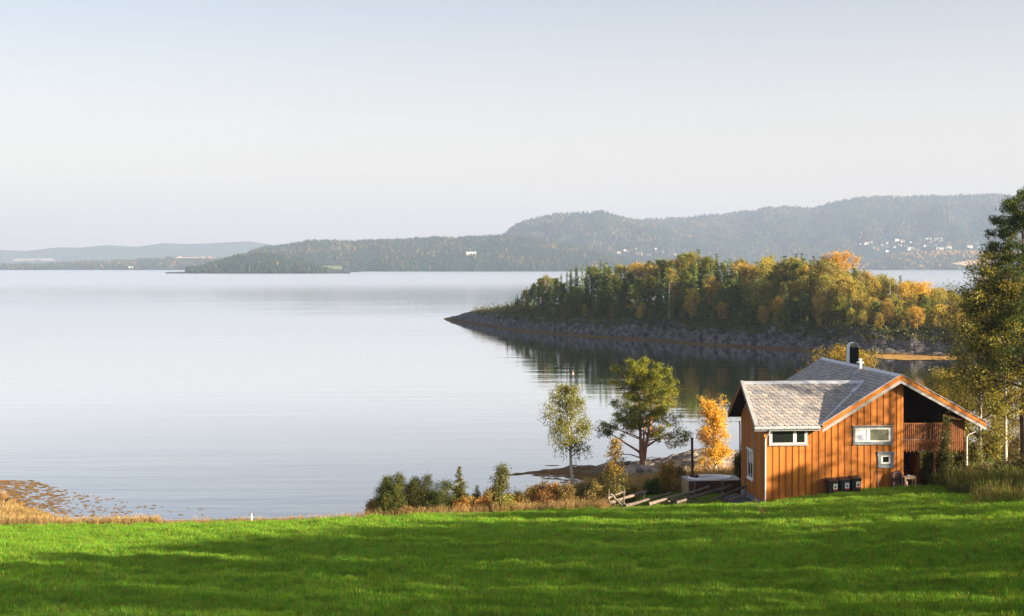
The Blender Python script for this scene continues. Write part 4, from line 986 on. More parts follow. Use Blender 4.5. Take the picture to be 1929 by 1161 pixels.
MB().box(-.03, -.002, 2.36, 3.36, 1.02, 2.56).build('pane', M['pane_dark'], xw); MB().box(-.045, 0, 2.83, 2.89, 1.02, 2.56).build('frame', M['white'], xw)
MB().box(-.05, -.0, 2.14, 2.24, 2.75, 4.5).build('trim_board', M['palegrey'], cabin)
# balcony, posts, stairs
MB().box(8.42, 12.22, .03, 3.0, 2.98, 3.13).build('balcony_floor', M['brown'], cabin)
for k in range(32):
    u = 8.50 + k * .1185; MB().box(u - .029, u + .029, -.035, -.008, 2.82 if k % 2 else 2.90, 4.50).build('baluster', M['brown'], cabin)
MB().box(8.43, 12.24, -.05, .06, 4.50, 4.56).build('handrail', M['brown'], cabin)
MB().box(8.43, 12.2, -.007, .03, 3.30, 3.38).box(8.43, 12.2, -.007, .03, 4.36, 4.44).build('rail_beam', M['brown'], cabin)
for k in range(24):
    v = .16 + k * .12; MB().box(12.225, 12.25, v - .03, v + .03, 2.85, 4.50).build('baluster', M['brown'], cabin)
MB().box(12.19, 12.27, .06, 3.0, 4.50, 4.56).build('handrail', M['brown'], cabin)
MB().prism([(12.10, .12, 4.75), (12.10, 3.0, 4.75), (12.10, 3.0, main_w(12.1) - .17), (12.10, .12, main_w(12.1) - .17)], (.09, 0, 0)).build('eave_board', M['dark'], cabin)
MB().box(12.10, 12.22, .0, .12, -.5, main_w(12.2) - .18).build('post', M['brown'], cabin)
MB().box(10.33, 10.47, .03, .17, -.3, 2.97).build('post', M['brown'], cabin)
MB().box(12.08, 12.22, 2.85, 2.99, -.8, 2.97).build('post', M['brown'], cabin)
MB().box(8.45, 10.05, -.35, 1.05, .35, .74).build('stoop', M['concrete'], cabin)
st = MB().box(9.60, 9.66, 1.05, 2.6, .6, 1.0).build('stairs', M['brown'], cabin)
for k in range(6):
    MB().box(8.62, 9.62, 1.05 + k * .27, 1.36 + k * .27, .88 + k * .19, .925 + k * .19).build('tread', M['brown'], st)
    MB().box(8.64, 9.60, 1.10 + k * .27, 1.12 + k * .27, .74 + k * .19, .88 + k * .19).build('riser', M['dark'], st)
MB().box(8.62, 9.62, 2.64, 3.0, 1.90, 1.98).build('landing', M['brown'], st)
MB().bar((9.60, 1.08, 1.55), (9.60, 2.7, 2.7), .05, .07).bar((9.60, 1.10, .75), (9.60, 1.10, 1.55), .06, .06, (0, 1, 0)).build('stair_rail', M['brown'], st)
# chimney and vent
ch = MB().box(8.22, 8.80, 8.35, 9.15, 6.6, 8.50).build('chimney', M['black'], cabin)
arch = [];
for k in range(13):
    a = math.pi * k / 12; arch.append((8.50 - .34 * math.cos(a), 8.50 + .34 * math.sin(a)))
hp = MB().prism([(8.12, 8.32, 7.2), (8.16, 8.32, 7.2), (8.16, 8.32, 8.50), (8.12, 8.32, 8.50)], (0, .5, 0))
for k in range(12):
    (x0, z0), (x1, z1) = arch[k], arch[k + 1]
    cx, cz = 8.50, 8.50; f = 1.08
    hp.prism([(x0, 8.32, z0), (x1, 8.32, z1), (cx + (x1 - cx) * f, 8.32, cz + (z1 - cz) * f), (cx + (x0 - cx) * f, 8.32, cz + (z0 - cz) * f)], (0, .5, 0))
hp.build('chimney_hood', M['zinc'], ch)
vz = main_w(7.75)
vt = MB().lathe([(.11, -.1), (.11, .46), (.09, .48), (.09, .56)], (7.75, 5.3, vz), 12).build('roof_vent', M['white'], cabin, smooth=False)
MB().lathe([(.24, .50), (.20, .58), (.08, .62), (.07, .70), (.13, .71), (.10, .77), (.02, .79)], (7.75, 5.3, vz), 12).build('cowl', M['white'], vt)
MB().bar(Vector((7.3, 5.3, main_w(7.3) + .06)), Vector((7.95, 5.3, main_w(7.95) + .06)), .5, .02, (-.5, 0, 1)).build('flashing', M['palegrey'], vt)
# ------------------------------------------------------------------ things round the cabin
M['bin'] = pm('bin_plastic', (.016, .018, .021), (.026, .028, .032), 3, .5, .1, spec=.4)
M['sticker'] = pm('sticker', (.80, .80, .80), (.74, .74, .75), 3, .5)
M['red'] = pm('red_print', (.62, .03, .06), None, 3, .5)
M['ink'] = pm('black_print', (.015, .015, .02), None, 3, .5)
M['rubber'] = pm('rubber', (.015, .015, .015), None, 3, .8)
def facing(u, v, w=None):
    p = house_pt(u, v); return (p.x, p.y, gz(p.x, p.y) if w is None else p.z + w)
def wheelie_bin(u, v, rz, icon, label):
    e = tag(empty('wheelie_bin', facing(u, v), HR + rz), label, 'wheelie bin', 'wheelie bins in a row against the cabin wall')
    b = MB(); b.add([(-.24, -.26, .06), (.24, -.26, .06), (.24, .22, .06), (-.24, .22, .06), (-.29, -.34, .94), (.29, -.34, .94), (.29, .30, .94), (-.29, .30, .94)],
                    [(0, 3, 2, 1), (0, 1, 5, 4), (1, 2, 6, 5), (2, 3, 7, 6), (3, 0, 4, 7), (4, 5, 6, 7)])
    b.box(-.31, .31, -.36, -.325, .88, .94).box(-.31, .31, .28, .32, .86, .94)
    body = b.build('body', M['bin'], e, bevel=.012)
    l_ = MB(); l_.add([(-.32, -.38, .945), (.32, -.38, .945), (.32, .33, .965), (-.32, .33, .965), (-.30, -.35, .985), (.30, -.35, .985), (.29, .28, 1.06), (-.29, .28, 1.06)],
                      [(0, 3, 2, 1), (0, 1, 5, 4), (1, 2, 6, 5), (2, 3, 7, 6), (3, 0, 4, 7), (4, 5, 6, 7)])
    lid = l_.build('lid', M['bin'], e, bevel=.012)
    MB().tube([(-.25, .36, .98), (.25, .36, .98)], [.017] * 2, 6).build('handle', M['bin'], lid)
    for s in (-1, 1):
        w = MB().tube([(s * .25 - .03, .24, .10), (s * .25 + .03, .24, .10)], [.10, .10], 12).build('wheel', M['rubber'], e)
    # sticker on the front: caption line, round pictogram, red foot band
    y0 = lambda z: -.26 - .08 * (z - .06) / .88
    def plate(x0, x1, z0, z1, off, nm, mt, par):
        return MB().add([(x0, y0(z0) - off, z0), (x1, y0(z0) - off, z0), (x1, y0(z1) - off, z1), (x0, y0(z1) - off, z1), (x0, y0(z0) - off + .002, z0), (x1, y0(z0) - off + .002, z0), (x1, y0(z1) - off + .002, z1), (x0, y0(z1) - off + .002, z1)],
                        [(0, 1, 2, 3), (0, 4, 5, 1), (1, 5, 6, 2), (2, 6, 7, 3), (3, 7, 4, 0)]).build(nm, mt, par)
    s = plate(-.02, .24, .42, .80, .006, 'sticker', M['sticker'], e)
    plate(-.02, .24, .40, .475, .009, 'red_band', M['red'], s)
    for k in range(3): plate(.04 + .05 * k, .08 + .05 * k, .725, .745, .009, 'caption', M['ink'], s)
    zc = .60; n_ = 16; vs = [(.11 + .075 * math.cos(2 * math.pi * i / n_), y0(zc + .075 * math.sin(2 * math.pi * i / n_)) - .0085, zc + .075 * math.sin(2 * math.pi * i / n_)) for i in range(n_)]
    MB().add(vs, [tuple(range(n_))]).build('pictogram', M['ink'], s)
    if icon == 0: plate(.075, .145, .59, .625, .011, 'mark', M['sticker'], s)
    if icon == 1: plate(.095, .14, .57, .615, .011, 'mark', M['sticker'], s)
    if icon == 2: plate(.085, .10, .60, .635, .011, 'mark', M['sticker'], s)
    return e
wheelie_bin(3.92, -.42, .05, 0, 'black wheelie bin nearest the cabin corner, leftmost of the three in a row')
wheelie_bin(4.62, -.46, -.02, 1, 'middle black wheelie bin, standing between the two others by the wall')
wheelie_bin(5.30, -.44, 0.0, 2, 'black wheelie bin under the long window, rightmost of the three')

M['rawwood'] = pm('raw_wood', (.50, .36, .24), (.38, .26, .17), 4, .8, .3, (1, 1, .2), rnd=.1)
M['oldwood'] = pm('old_wood', (.075, .040, .032), (.045, .026, .022), 5, .85, .4)
M['purple'] = pm('worn_paint', (.13, .075, .08), (.08, .05, .055), 5, .8, .3)
# small table beside the stairs
tb = tag(empty('side_table', facing(8.52, -.62), HR), 'small pale wooden table between the cabin corner and the stairs', 'table')
MB().box(-.36, .36, -.26, .26, .74, .78).build('tabletop', M['rawwood'], tb)
MB().box(-.32, .32, -.23, -.21, .65, .74).box(-.32, .32, .21, .23, .65, .74).build('apron', M['rawwood'], tb)
for sx in (-1, 1):
    for sy in (-1, 1): MB().box(sx * .31 - .025, sx * .31 + .025, sy * .21 - .025, sy * .21 + .025, 0, .74).build('leg', M['rawwood'], tb)
p = facing(8.50, -.62)
tag(MB().lathe([(.05, 0), (.09, .03), (.10, .06), (.08, .07)], n=10).build('bowl', M['white'], None, (p[0], p[1], p[2] + .781)), 'small white bowl on the pale wooden table', 'bowl')
# dark arched wooden frame leaning on the wall
af = tag(empty('arched_frame', facing(7.95, -.42), HR), 'dark brown arched wooden frame leaning on the wall below the small window', 'arched frame'); af.rotation_euler = (R(-7), 0, HR)
def arch_poly(w, h, n=14): return [(-w * 1.12, 0), (-w, h - w)] + [(-w * math.cos(math.pi * k / n), h - w + w * math.sin(math.pi * k / n)) for k in range(1, n)] + [(w, h - w), (w * 1.12, 0)]
O_, I_ = arch_poly(.33, 1.12), arch_poly(.20, .97)
m = MB()
for k in range(len(O_) - 1):
    m.prism([(O_[k][0], -.04, O_[k][1]), (O_[k + 1][0], -.04, O_[k + 1][1]), (I_[k + 1][0], -.04, I_[k + 1][1]), (I_[k][0], -.04, I_[k][1])], (0, .10, 0))
m.build('arch', M['purple'], af)
MB().prism([(x, .0, z) for x, z in I_], (0, .03, 0)).build('inner_panel', M['oldwood'], af)
for s in (-1, 1): MB().bar((s * .30, -.02, .75), (s * .46, -.10, 0), .07, .05).build('stay', M['oldwood'], af)
# pale pink stone at the foot of the table
M['pink'] = pm('pink_stone', (.62, .42, .36), (.50, .32, .27), 8, .8, .6)
v, f = rock_lump(61, .15, .13, .16); v2, f2 = rock_lump(62, .10, .09, .16); v2 = v2 + np.array([-.03, 0, .24])
p = facing(8.28, -.88); tag(link('stone', npmesh('stone', np.concatenate([v, v2]), np.concatenate([f, f2 + len(v)]), M['pink']), None, (p[0], p[1], p[2] + .14)), 'pale pinkish stone standing in the grass at the cabin corner', 'stone')
# thin pole leaning on the wall
p = facing(6.75, -.35); q = house_pt(6.86, -.05, 1.75)
tag(MB().tube([p, tuple((Vector(p) + q) / 2 + Vector((.01, 0, 0))), tuple(q)], [.018, .017, .014], 6).build('pole', M['greybark']), 'thin grey pole leaning on the wall under the small window', 'pole')
# gravel strip along the side wall
gm = pm('gravel', (.10, .10, .11), (.055, .055, .065), 14, .95, .9)
gx = np.linspace(0, 1, 14); gy = np.linspace(0, 1, 22); V = []
for b in gy:
    for a in gx:
        q = house_pt(-.05 - a * (1.9 - .5 * b), -.15 + b * 5.6); V.append((q.x, q.y, gz(q.x, q.y) + .035 + .02 * math.sin(a * 9 + b * 14)))
i = np.arange(21)[:, None] * 14 + np.arange(13)[None]
tag(link('gravel_path', npmesh('gravel_path', V, np.stack([i, i + 1, i + 15, i + 14], -1).reshape(-1, 4), gm)), kind='structure')

# hot tub in a boarded box
TX, TY = 11.30, 81.5; tz = -14.62
tub = tag(empty('hot_tub', (TX, TY, tz), R(6)), 'white oval hot tub sunk in a brown boarded box with tall flue', 'hot tub')
M['tubwood'] = pm('tub_boards', (.10, .045, .028), (.065, .032, .022), 3, .8, .3, (1, 1, .2), rnd=.15)
M['newwood'] = pm('new_boards', (.42, .32, .21), (.34, .25, .16), 3, .8, .3, (1, 1, .2), rnd=.08)
M['acryl'] = pm('white_shell', (.80, .80, .80), (.76, .76, .77), 2, .3, 0, spec=.5)
M['rust'] = pm('rusty_steel', (.085, .04, .03), (.04, .022, .018), 5, .75, .4)
TL, TD, TH = 3.5, 1.95, .80
MB().box(.02, TL - .02, .02, TD - .02, -.6, TH - .25).build('box', M['tubwood'], tub)
for k in range(20): MB().box(k * .175 + .004, k * .175 + .171, 0, .02, -.5, TH - .005).build('board', M['tubwood'], tub)
for k in range(11): MB().box(-.02, 0, k * .177 + .004, k * .177 + .172, -.5, TH - .005).build('board', M['newwood'], tub)
def ell(a, b, n=40): return [(TL * .47 + a * math.cos(2 * math.pi * k / n), TD * .5 + b * math.sin(2 * math.pi * k / n)) for k in range(n)]
# deck plate with the oval cut out
n_ = 40; E1 = ell(1.36, .78); m = MB(); out = []
for (x, y) in E1:
    dx, dy = x - TL * .47, y - TD * .5; t = min((TL * .47 + .04) / abs(dx) if dx < -1e-6 else ((TL * .53 + .04) / dx if dx > 1e-6 else 9e9), (TD * .5 + .04) / abs(dy) if abs(dy) > 1e-6 else 9e9)
    out.append((TL * .47 + dx * t, TD * .5 + dy * t))
for k in range(n_):
    a, b = k, (k + 1) % n_; m.prism([(*E1[a], TH), (*E1[b], TH), (*out[b], TH), (*out[a], TH)], (0, 0, .03))
for cx in (-.04, TL + .04):
    for cyy in (-.04, TD + .04):
        k = min(range(n_), key=lambda i: (out[i][0] - cx) ** 2 + (out[i][1] - cyy) ** 2)
        ks = sorted(range(n_), key=lambda i: (out[i][0] - cx) ** 2 + (out[i][1] - cyy) ** 2)[:2]
        m.prism([(*out[ks[0]], TH), (*out[ks[1]], TH), (cx, cyy, TH)], (0, 0, .03))
M['deckgrey'] = pm('grey_deck_boards', (.36, .35, .34), (.27, .265, .26), 3, .7, .2, (1, 4, 1))
m.build('deck', M['deckgrey'], tub)
prof = [(1.46, TH + .03), (1.46, TH + .10), (1.40, TH + .135), (1.27, TH + .12), (1.23, TH + .03), (1.12, TH - .4)]
V = []; Fq_ = []
for (a, z) in prof: V += [(x, y, z) for x, y in ell(a, a * .575)]
for j in range(len(prof) - 1):
    for k in range(n_): Fq_.append((j * n_ + k, j * n_ + (k + 1) % n_, (j + 1) * n_ + (k + 1) % n_, (j + 1) * n_ + k))
Fq_.append(tuple((len(prof) - 1) * n_ + k for k in range(n_)))
MB().add(V, Fq_).build('shell', M['acryl'], tub, smooth=True)
stv = MB().box(.30, .80, .75, 1.2, TH - .1, TH + .20).build('stove', M['rust'], tub)
MB().box(.75, .88, .9, 1.05, TH + .10, TH + .24).build('stove_door', M['rust'], stv)
MB().tube([(.50, 1.0, TH + .2), (.47, 1.0, TH + 2.55)], [.085, .085], 12).tube([(.47, 1.0, TH + 2.55), (.47, 1.0, TH + 2.64)], [.10, .10], 12).build('flue', M['rust'], stv)

# slanting round-pole fence
M['pole'] = pm('weathered_pole', (.17, .14, .12), (.09, .075, .065), 5, .85, .5, (1, 1, 1), rnd=.25)
fence = tag(empty('pole_fence', (7.0, 78.0, gz(7.0, 78.0))), 'old slanting round pole fence between the shrubs and the cabin corner', 'fence')
def fpt(px, py, Y): q = at(px, py, Y); return q - fence.location
frng = random.Random(8)
def rail(a, b, Ya, Yb, r=.065):
    p, q = fpt(*a, Ya), fpt(*b, Yb); n_ = 6; pts = []
    for k in range(n_):
        s = p.lerp(q, k / (n_ - 1)); j = .035 if 0 < k < n_ - 1 else 0; pts.append(s + Vector((frng.uniform(-j, j), frng.uniform(-j, j), frng.uniform(-j, j))))
    MB().tube(pts, [r * frng.uniform(.85, 1.15) * (1.1 - .3 * k / n_) for k in range(n_)], 8).build('rail', M['pole'], fence, smooth=True)
def upright(px, y0, y1, Y, r=.055):
    MB().tube([fpt(px, y1, Y), fpt(px + frng.uniform(-1, 1), y0, Y + .05)], [r, r * .7], 7).build('stake', M['pole'], fence)
for a, b, Ya, Yb in [((1178, 958), (1264, 933), 77.0, 79.2), ((1222, 955), (1336, 921), 76.8, 79.6), ((1274, 952), (1378, 919), 76.6, 79.2), ((1337, 950), (1405, 920), 76.4, 78.8), ((1370, 950), (1407, 934), 76.2, 77.0), ((1258, 951), (1318, 934), 77.4, 79.0),
                     ((1146, 953), (1218, 930), 77.2, 79.3), ((1143, 944), (1178, 930), 77.2, 78.2), ((1144, 939), (1180, 955), 77.9, 77.4), ((1150, 936), (1172, 957), 77.0, 76.8), ((1160, 950), (1190, 936), 77.6, 78.5)]:
    rail((a[0], a[1] - 5), (b[0], b[1] - 4), Ya, Yb, .088 if b[0] - a[0] > 60 else .068)
for px, y0, y1, Y in [(1147, 922, 958, 77.3), (1175, 921, 956, 77.3), (1213, 926, 952, 78.2), (1233, 931, 950, 79.4), (1250, 934, 950, 79.5), (1308, 906, 946, 78.0), (1360, 904, 950, 77.2), (1404, 900, 950, 76.6), (1205, 928, 950, 78.6), (1186, 930, 950, 79.3)]:
    upright(px, y0, y1 + 4, Y)

# marker post with two dark insulators, buoy, boulder and logs
X = (474.5 - 964.5) / F * 76.6
ps = tag(empty('marker_post', (X, 76.6, gz(X, 76.6))), 'short white post with two dark knobs at the far edge of the field', 'post')
MB().box(-.05, .05, -.05, .05, -.2, .56).build('post', M['white'], ps)
for s in (-1, 1): MB().lathe([(.02, 0), (.05, .02), (.05, .08), (.02, .10)], (s * .075, 0, .45), 8).build('knob', M['black'], ps)
M['buoy'] = pm('faded_buoy', (.75, .36, .30), (.66, .30, .25), 3, .5)
bq = at(1079, 703, 38400 / 203.5)
by = tag(empty('buoy', (bq.x, bq.y, WATER)), 'small pale pink mooring buoy floating in the dark reflection of the point', 'buoy')
MB().lathe([(.02, -.10), (.11, -.05), (.15, .04), (.13, .13), (.08, .19), (.03, .21)], n=12).build('float', M['buoy'], by, smooth=True)
MB().tube([(0, 0, .20), (0, 0, .27)], [.03, .03], 6).build('ring', M['white'], by)
M['granite'] = pm('granite', (.34, .31, .29), (.20, .185, .18), 5, .9, .7)
v, f = rock_lump(71, 1.0, .8, .75); X = (1862 - 964.5) / F * 80
tag(link('boulder', npmesh('boulder', v, f, M['granite'], smooth=True), None, (X, 80, gz(X, 80) + .45)), 'big grey boulder in the tall grass right of the cabin', 'boulder')
M['log'] = pm('cut_log', (.50, .27, .15), (.36, .20, .12), 4, .85, .4)
for (a, b, Y, lab) in [((1832, 886), (1853, 879), 82, 'orange-brown log lying left of the big grey boulder'), ((1826, 896), (1848, 894), 81.3, 'short cut log lying in front, left of the big boulder'), ((1872, 879), (1905, 880), 83, 'long peeled log lying behind the big grey boulder'), ((1885, 890), (1912, 893), 81.5, 'cut log lying right of the big grey boulder')]:
    p, q = at(*a, Y), at(*b, Y + .3); o = MB().tube([p, (p + q) / 2, q], [.10, .11, .095], 9).build('log', M['log'], None, smooth=False); tag(o, lab, 'log', 'logs round the big grey boulder')
# ------------------------------------------------------------------ near trees and shrubs
def gp(px, Y, dz=-.1):
    X = (px - 964.5) / F * Y; return Vector((X, Y, gz(X, Y) + dz))
# Scots pine with two stems
p = Plant(301)
p.tube([(0, 0, 0), (-.02, 0, .7), (.0, 0, 1.35), (.03, .0, 1.75)], [.25, .20, .18, .17], 9)
bl = 1.2
p.grow(6.9, .125, .18, 24, lambda u: .40 * (1.2 - .8 * u), lambda u: 1.45 - .7 * u, 6, -.06, .16, (-.03, .02), (-.03, 0, 1.5), tw=.05)
p.grow(6.6, .125, .16, 24, lambda u: .42 * (1.15 - .75 * u), lambda u: 1.5 - .7 * u, 6, -.05, .16, (.10, -.03), (.07, 0, 1.5), tw=.06)
p.grow(4.2, .09, .35, 9, lambda u: .30, lambda u: 1.2, 4, 0, .15, (.02, .12), (.02, .05, 1.6), tw=.06)
lp = p.limb((-.05, 0, 1.75), (-.75, .1, .62), 3.6, .10, 8, .12, .1, 5); p.twigs(lp[4:], np.array([-.9, 0, .1]), 1.7, 9, .45, .012)
lp = p.limb((.25, 0, 2.4), (.85, -.1, .45), 3.1, .09, 8, .22, .14, 5); p.twigs(lp[3:], np.array([.9, 0, -.2]), 1.9, 11, .45, .012)
p.limb((-.1, .1, 1.5), (-.95, 0, .2), 2.3, .05, 6, .05, .2, 4); p.limb((.15, 0, 1.4), (.9, .2, .25), 1.6, .035, 6, .1, .25, 4)
HP = [(0.192, 0.228, 0.038), (0.264, 0.282, 0.048), (0.348, 0.348, 0.058), (0.132, 0.162, 0.031)]
p.leaves(23, .15, .25, .045, HP, follow=.35, upb=.55, flat=.75, clumpcol=.7)
place('pine_tree', p.meshes(M['pinebark'], M['needle']), gp(1210, 96.5), 'tall two-stemmed pine with orange bark behind the pole fence', 'pine tree', 'lone trees between the fence and the water', 0, (1.12, 1.12, .96))
# weeping green birch, leaning
p = Plant(302)
p.grow(7.0, .13, .36, 26, lambda u: .15 + .16 * math.sin(math.pi * min(1, (u - .36) / .64 * .9 + .1)), lambda u: .85 - .25 * u, 5, .30, .14, (-.085, .02), tw=.03)
GB = [(.17, .21, .036), (.24, .25, .042), (.13, .165, .03), (.32, .28, .05)]
p.strands(2, (.2, 1.1), .125, .07, GB, .07, .2, keep=.9); p.leaves(8, .13, .11, .07, GB)
place('birch_tree', p.meshes(M['birchbark'], M['leaf']), gp(1082, 88), 'slender weeping green birch with white trunk, left of the tall pine', 'birch tree', 'lone trees between the fence and the water')
# golden birch
p = Plant(303)
p.grow(5.1, .10, .06, 38, lambda u: .25 + .13 * math.sin(math.pi * min(1, (u - .06) / .94 * .75 + .05)) * (1 - .3 * u), lambda u: .75 - .25 * u, 5, .16, .12, (-.02, 0), tw=.03)
p.strands(2, (.1, .7), .125, .075, GOLD, .075, .17); p.leaves(12, .13, .11, .08, GOLD)
place('birch_tree', p.meshes(M['birchbark'], M['leaf']), gp(1349, 96, -.1), 'bright golden birch behind the hot tub', 'birch tree', 'lone trees between the fence and the water', 0, (1, 1, .92))
# young trees and shrubs
def shrub(seed, h, spread, cols, per=10, leaf=.10, lw=.6, sig=.12, nl=16, t0=.05, stems=3, ang=.7, droop=.0, wts=None, mat='leaf', bark='bark', follow=.1, upb=0.0):
    p = Plant(seed); rg = random.Random(seed)
    for k in range(stems):
        a = 6.28 * k / stems + rg.uniform(0, 1); q = spread * .35 * (stems > 1)
        p.grow(h * (1.0 if k == 0 else rg.uniform(.45, .95)), .025 + .006 * h, t0, nl, lambda u: spread / h * (1.2 - 1.0 * u), lambda u: ang + .35 * (1 - u), 4, droop, .15, (q / h * math.cos(a), q / h * math.sin(a)), (q * .5 * math.cos(a), q * .5 * math.sin(a), 0), nseg=6)
    p.leaves(per, sig, leaf, leaf * lw, cols, follow=follow, upb=upb, wts=wts, clumpcol=.6)
    return p.meshes(M[bark], M[mat])
JUN = [(.04, .06, .02), (.065, .085, .025), (.10, .115, .03), (.15, .13, .035)]
place('juniper_bush', shrub(311, 2.4, 1.25, JUN, 16, .10, .35, .12, 22, .02, 8, .5, upb=.7, mat='needle'), gp(736, 77.6), 'dark upright juniper at the left end of the shrub row', 'juniper', 'shrubs along the field edge')
place('juniper_bush', shrub(312, 2.25, 1.15, JUN[:3] + [(.085, .09, .026)], 14, .10, .35, .13, 18, .02, 7, .6, upb=.6, mat='needle'), gp(788, 78.0), 'dark juniper with a pointed top, second in the shrub row', 'juniper', 'shrubs along the field edge')
place('juniper_bush', shrub(313, 1.8, 1.4, [(.065, .08, .024), (.10, .105, .03), (.045, .06, .02)], 14, .10, .35, .14, 18, .02, 7, .7, upb=.5, mat='needle'), gp(822, 78.0), 'low spreading olive juniper, third in the shrub row', 'juniper', 'shrubs along the field edge')
place('spruce_tree', p_spruce(314, 10, .20, [(.11, .115, .03), (.15, .14, .04), (.08, .09, .026)], leaf=.6), gp(866, 79), 'small yellow-green spruce in the middle of the shrub row', 'spruce tree', 'shrubs along the field edge', .5, (.47, .47, .30))
place('rowan_tree', shrub(315, 2.7, .95, GREENB + [(.30, .16, .04)], 13, .12, .5, .16, 16, .25, 3, .5, wts=[.3, .28, .2, .12, .1]), gp(934, 79.5), 'young green rowan rising above the shrub row', 'rowan', 'shrubs along the field edge')
place('spruce_tree', p_spruce(316, 10, .24, [(.07, .08, .024), (.10, .10, .03)], leaf=.7), gp(898, 79.5), 'tiny green spruce left of the young rowan', 'spruce tree', 'shrubs along the field edge', 1.5, (.3, .3, .18))
RUS = [(.42, .17, .045), (.34, .16, .05), (.26, .15, .05), (.40, .24, .08)]
YEL = [(.36, .24, .035), (.28, .22, .035), (.42, .26, .04), (.16, .15, .03)]
for k, (px, Y, h, sp_, cl, lab) in enumerate([(1040, 78.6, 1.35, .7, RUS, 'rusty orange bush left of the birch trunk'), (905, 78, .8, .6, RUS, 'low rusty bush right below the tiny spruce'), (985, 78.5, .9, .8, YEL[:2] + RUS[2:], 'low amber bush between the rowan and the rusty bush'),
        (1100, 79.5, 1.2, .8, [(.20, .17, .06), (.30, .22, .08), (.14, .13, .04)], 'pale olive bush right of the birch trunk'), (1122, 79.4, 1.5, .75, GREENB + [(.2, .17, .05)], 'grey-green willow bush left of the yellow-topped young tree'), (950, 77.4, .55, .6, YEL, 'low yellow bush at the grass edge under the young rowan'),
        (1255, 84, 2.0, .65, YEL, 'yellow bush between the pine trunk and the hot tub'), (1272, 86, 1.5, .6, YEL[:2] + GREENB[2:], 'small yellow-green bush behind the left corner of the hot tub'), (1393, 88, 2.6, .6, GREENB[1:] + YEL[1:2], 'green bush between the golden birch and the cabin wall'),
        (868, 77.6, .9, .5, RUS + GREENB[:1], 'small rusty bush under the yellow-green spruce'), (760, 77.0, .5, .5, RUS[2:] + [(.2, .15, .06)], 'low brown bush in front of the dark junipers'), (1185, 79.6, .9, .6, [(.25, .19, .05), (.16, .15, .04)], 'small olive bush left of the pine trunk'), (1228, 83, 1.0, .5, GREENB, 'small green bush right of the pine trunk')]):
    place('bush', shrub(330 + k, h, sp_, cl, 10, .10, .55, .13, 12, .05, 4, .55), gp(px, Y), lab, 'bush', 'shrubs along the field edge')
brg = random.Random(12)
for k in range(26):
    px = 702 + k * 17.5 + brg.uniform(-7, 7); Y = brg.uniform(77.0, 80.5); h = brg.uniform(.5, 1.5); w_ = brg.uniform(.45, .9)
    cl, nm = brg.choice([(RUS[1:] + [(.2, .15, .06)], 'rust-brown'), (YEL[1:] + OLIVE[:1], 'yellow-green'), (OLIVE[:3] + [(.1, .12, .03)], 'olive-green'), (GREENB, 'green'), ([(.34, .25, .09), (.26, .20, .07), (.2, .17, .05)], 'straw-coloured')])
    where = 'between the junipers and the grass' if px < 850 else ('round the young rowan' if px < 985 else 'between the rowan and the fence end')
    place('bush', shrub(700 + k, h, w_, cl, 11, .10, .55, .13, 10, .03, brg.choice([2, 3, 5]), .6), gp(px, Y), f'small {nm} bush of the shrub row, {where}', 'bush', 'small bushes filling the shrub row')
p = Plant(320)
p.grow(4.3, .06, .06, 26, lambda u: .24 * (1.05 - u) + .05, lambda u: 1.0 - .3 * u, 4, .05, .12, (-.0, 0), tw=.03)
A = np.array(p.A)
z = A[:, 2]; keepA, keepD = p.A, p.AD
p.A = [a for a in keepA if a[2] > 2.2]; p.AD = [d for a, d in zip(keepA, keepD) if a[2] > 2.2]; p.leaves(9, .14, .12, .07, YEL + [(.46, .28, .04)])
p.A = [a for a in keepA if a[2] <= 2.4]; p.AD = [d for a, d in zip(keepA, keepD) if a[2] <= 2.4]; p.leaves(12, .15, .12, .07, [(.20, .20, .035), (.15, .17, .03), (.10, .13, .028), (.28, .22, .04)])
place('young_tree', p.meshes(M['bark'], M['leaf']), gp(1157, 78.4), 'young tree, green below and yellow at its slender top, left of the pine', 'young tree', 'lone trees between the fence and the water', 0, (.95, .95, .92))
# rowan behind the roof
p = Plant(321)
p.grow(8.8, .2, .25, 34, lambda u: .16 + .26 * math.sin(math.pi * min(1, (u - .25) / .75 * .8 + .12)), lambda u: 1.05 - .5 * u, 6, .04, .14, tw=.04)
lp = p.limb((-.1, 0, 5.3), (-.92, .1, .45), 4.6, .09, 7, .15, .1, 5); p.twigs(lp, np.array([-.9, 0, .2]), 2.6, 9, .4, .012)
RW_ = [(.26, .22, .035), (.38, .27, .04), (.17, .16, .03), (.46, .21, .04), (.12, .13, .028)]
p.leaves(32, .24, .14, .085, RW_, wts=[.3, .24, .2, .1, .16])
place('rowan_tree', p.meshes(M['bark'], M['leaf']), gp(1592, 100), 'yellow and orange rowan rising behind the cabin roof and chimney', 'rowan', None, 0, (1.1, 1.1, .86))
# right side: tall pine cut by the picture edge, two leafy trees, undergrowth
p = Plant(340)
HQ = [(.05, .075, .02), (.075, .10, .025), (.11, .13, .03), (.035, .055, .017)]
p.grow(17.6, .26, .32, 64, lambda u: .20 * (1.25 - .95 * (u - .32) / .68) + .016, lambda u: 1.62 - .55 * u, 8, -.10, .14, (.0, .01), tw=.03, nseg=14)
lp = p.limb((0, -.1, 10.9), (-.98, -.1, .12), 3.0, .10, 7, -.05, .12, 5); p.twigs(lp, np.array([-.95, 0, .2]), 3.0, 14, .36, .014)
lp = p.limb((0, -.1, 12.0), (-.95, -.2, .15), 2.5, .10, 7, -.05, .12, 5); p.twigs(lp, np.array([-.95, 0, .2]), 2.5, 12, .36, .014)
lp = p.limb((0, -.2, 9.5), (-.8, -.5, .15), 2.6, .10, 7, -.05, .12, 5); p.twigs(lp, np.array([-.8, -.4, .2]), 2.6, 12, .36, .014)
p.leaves(26, .18, .27, .05, HQ, follow=.5, upb=.5, flat=.6, clumpcol=.75)
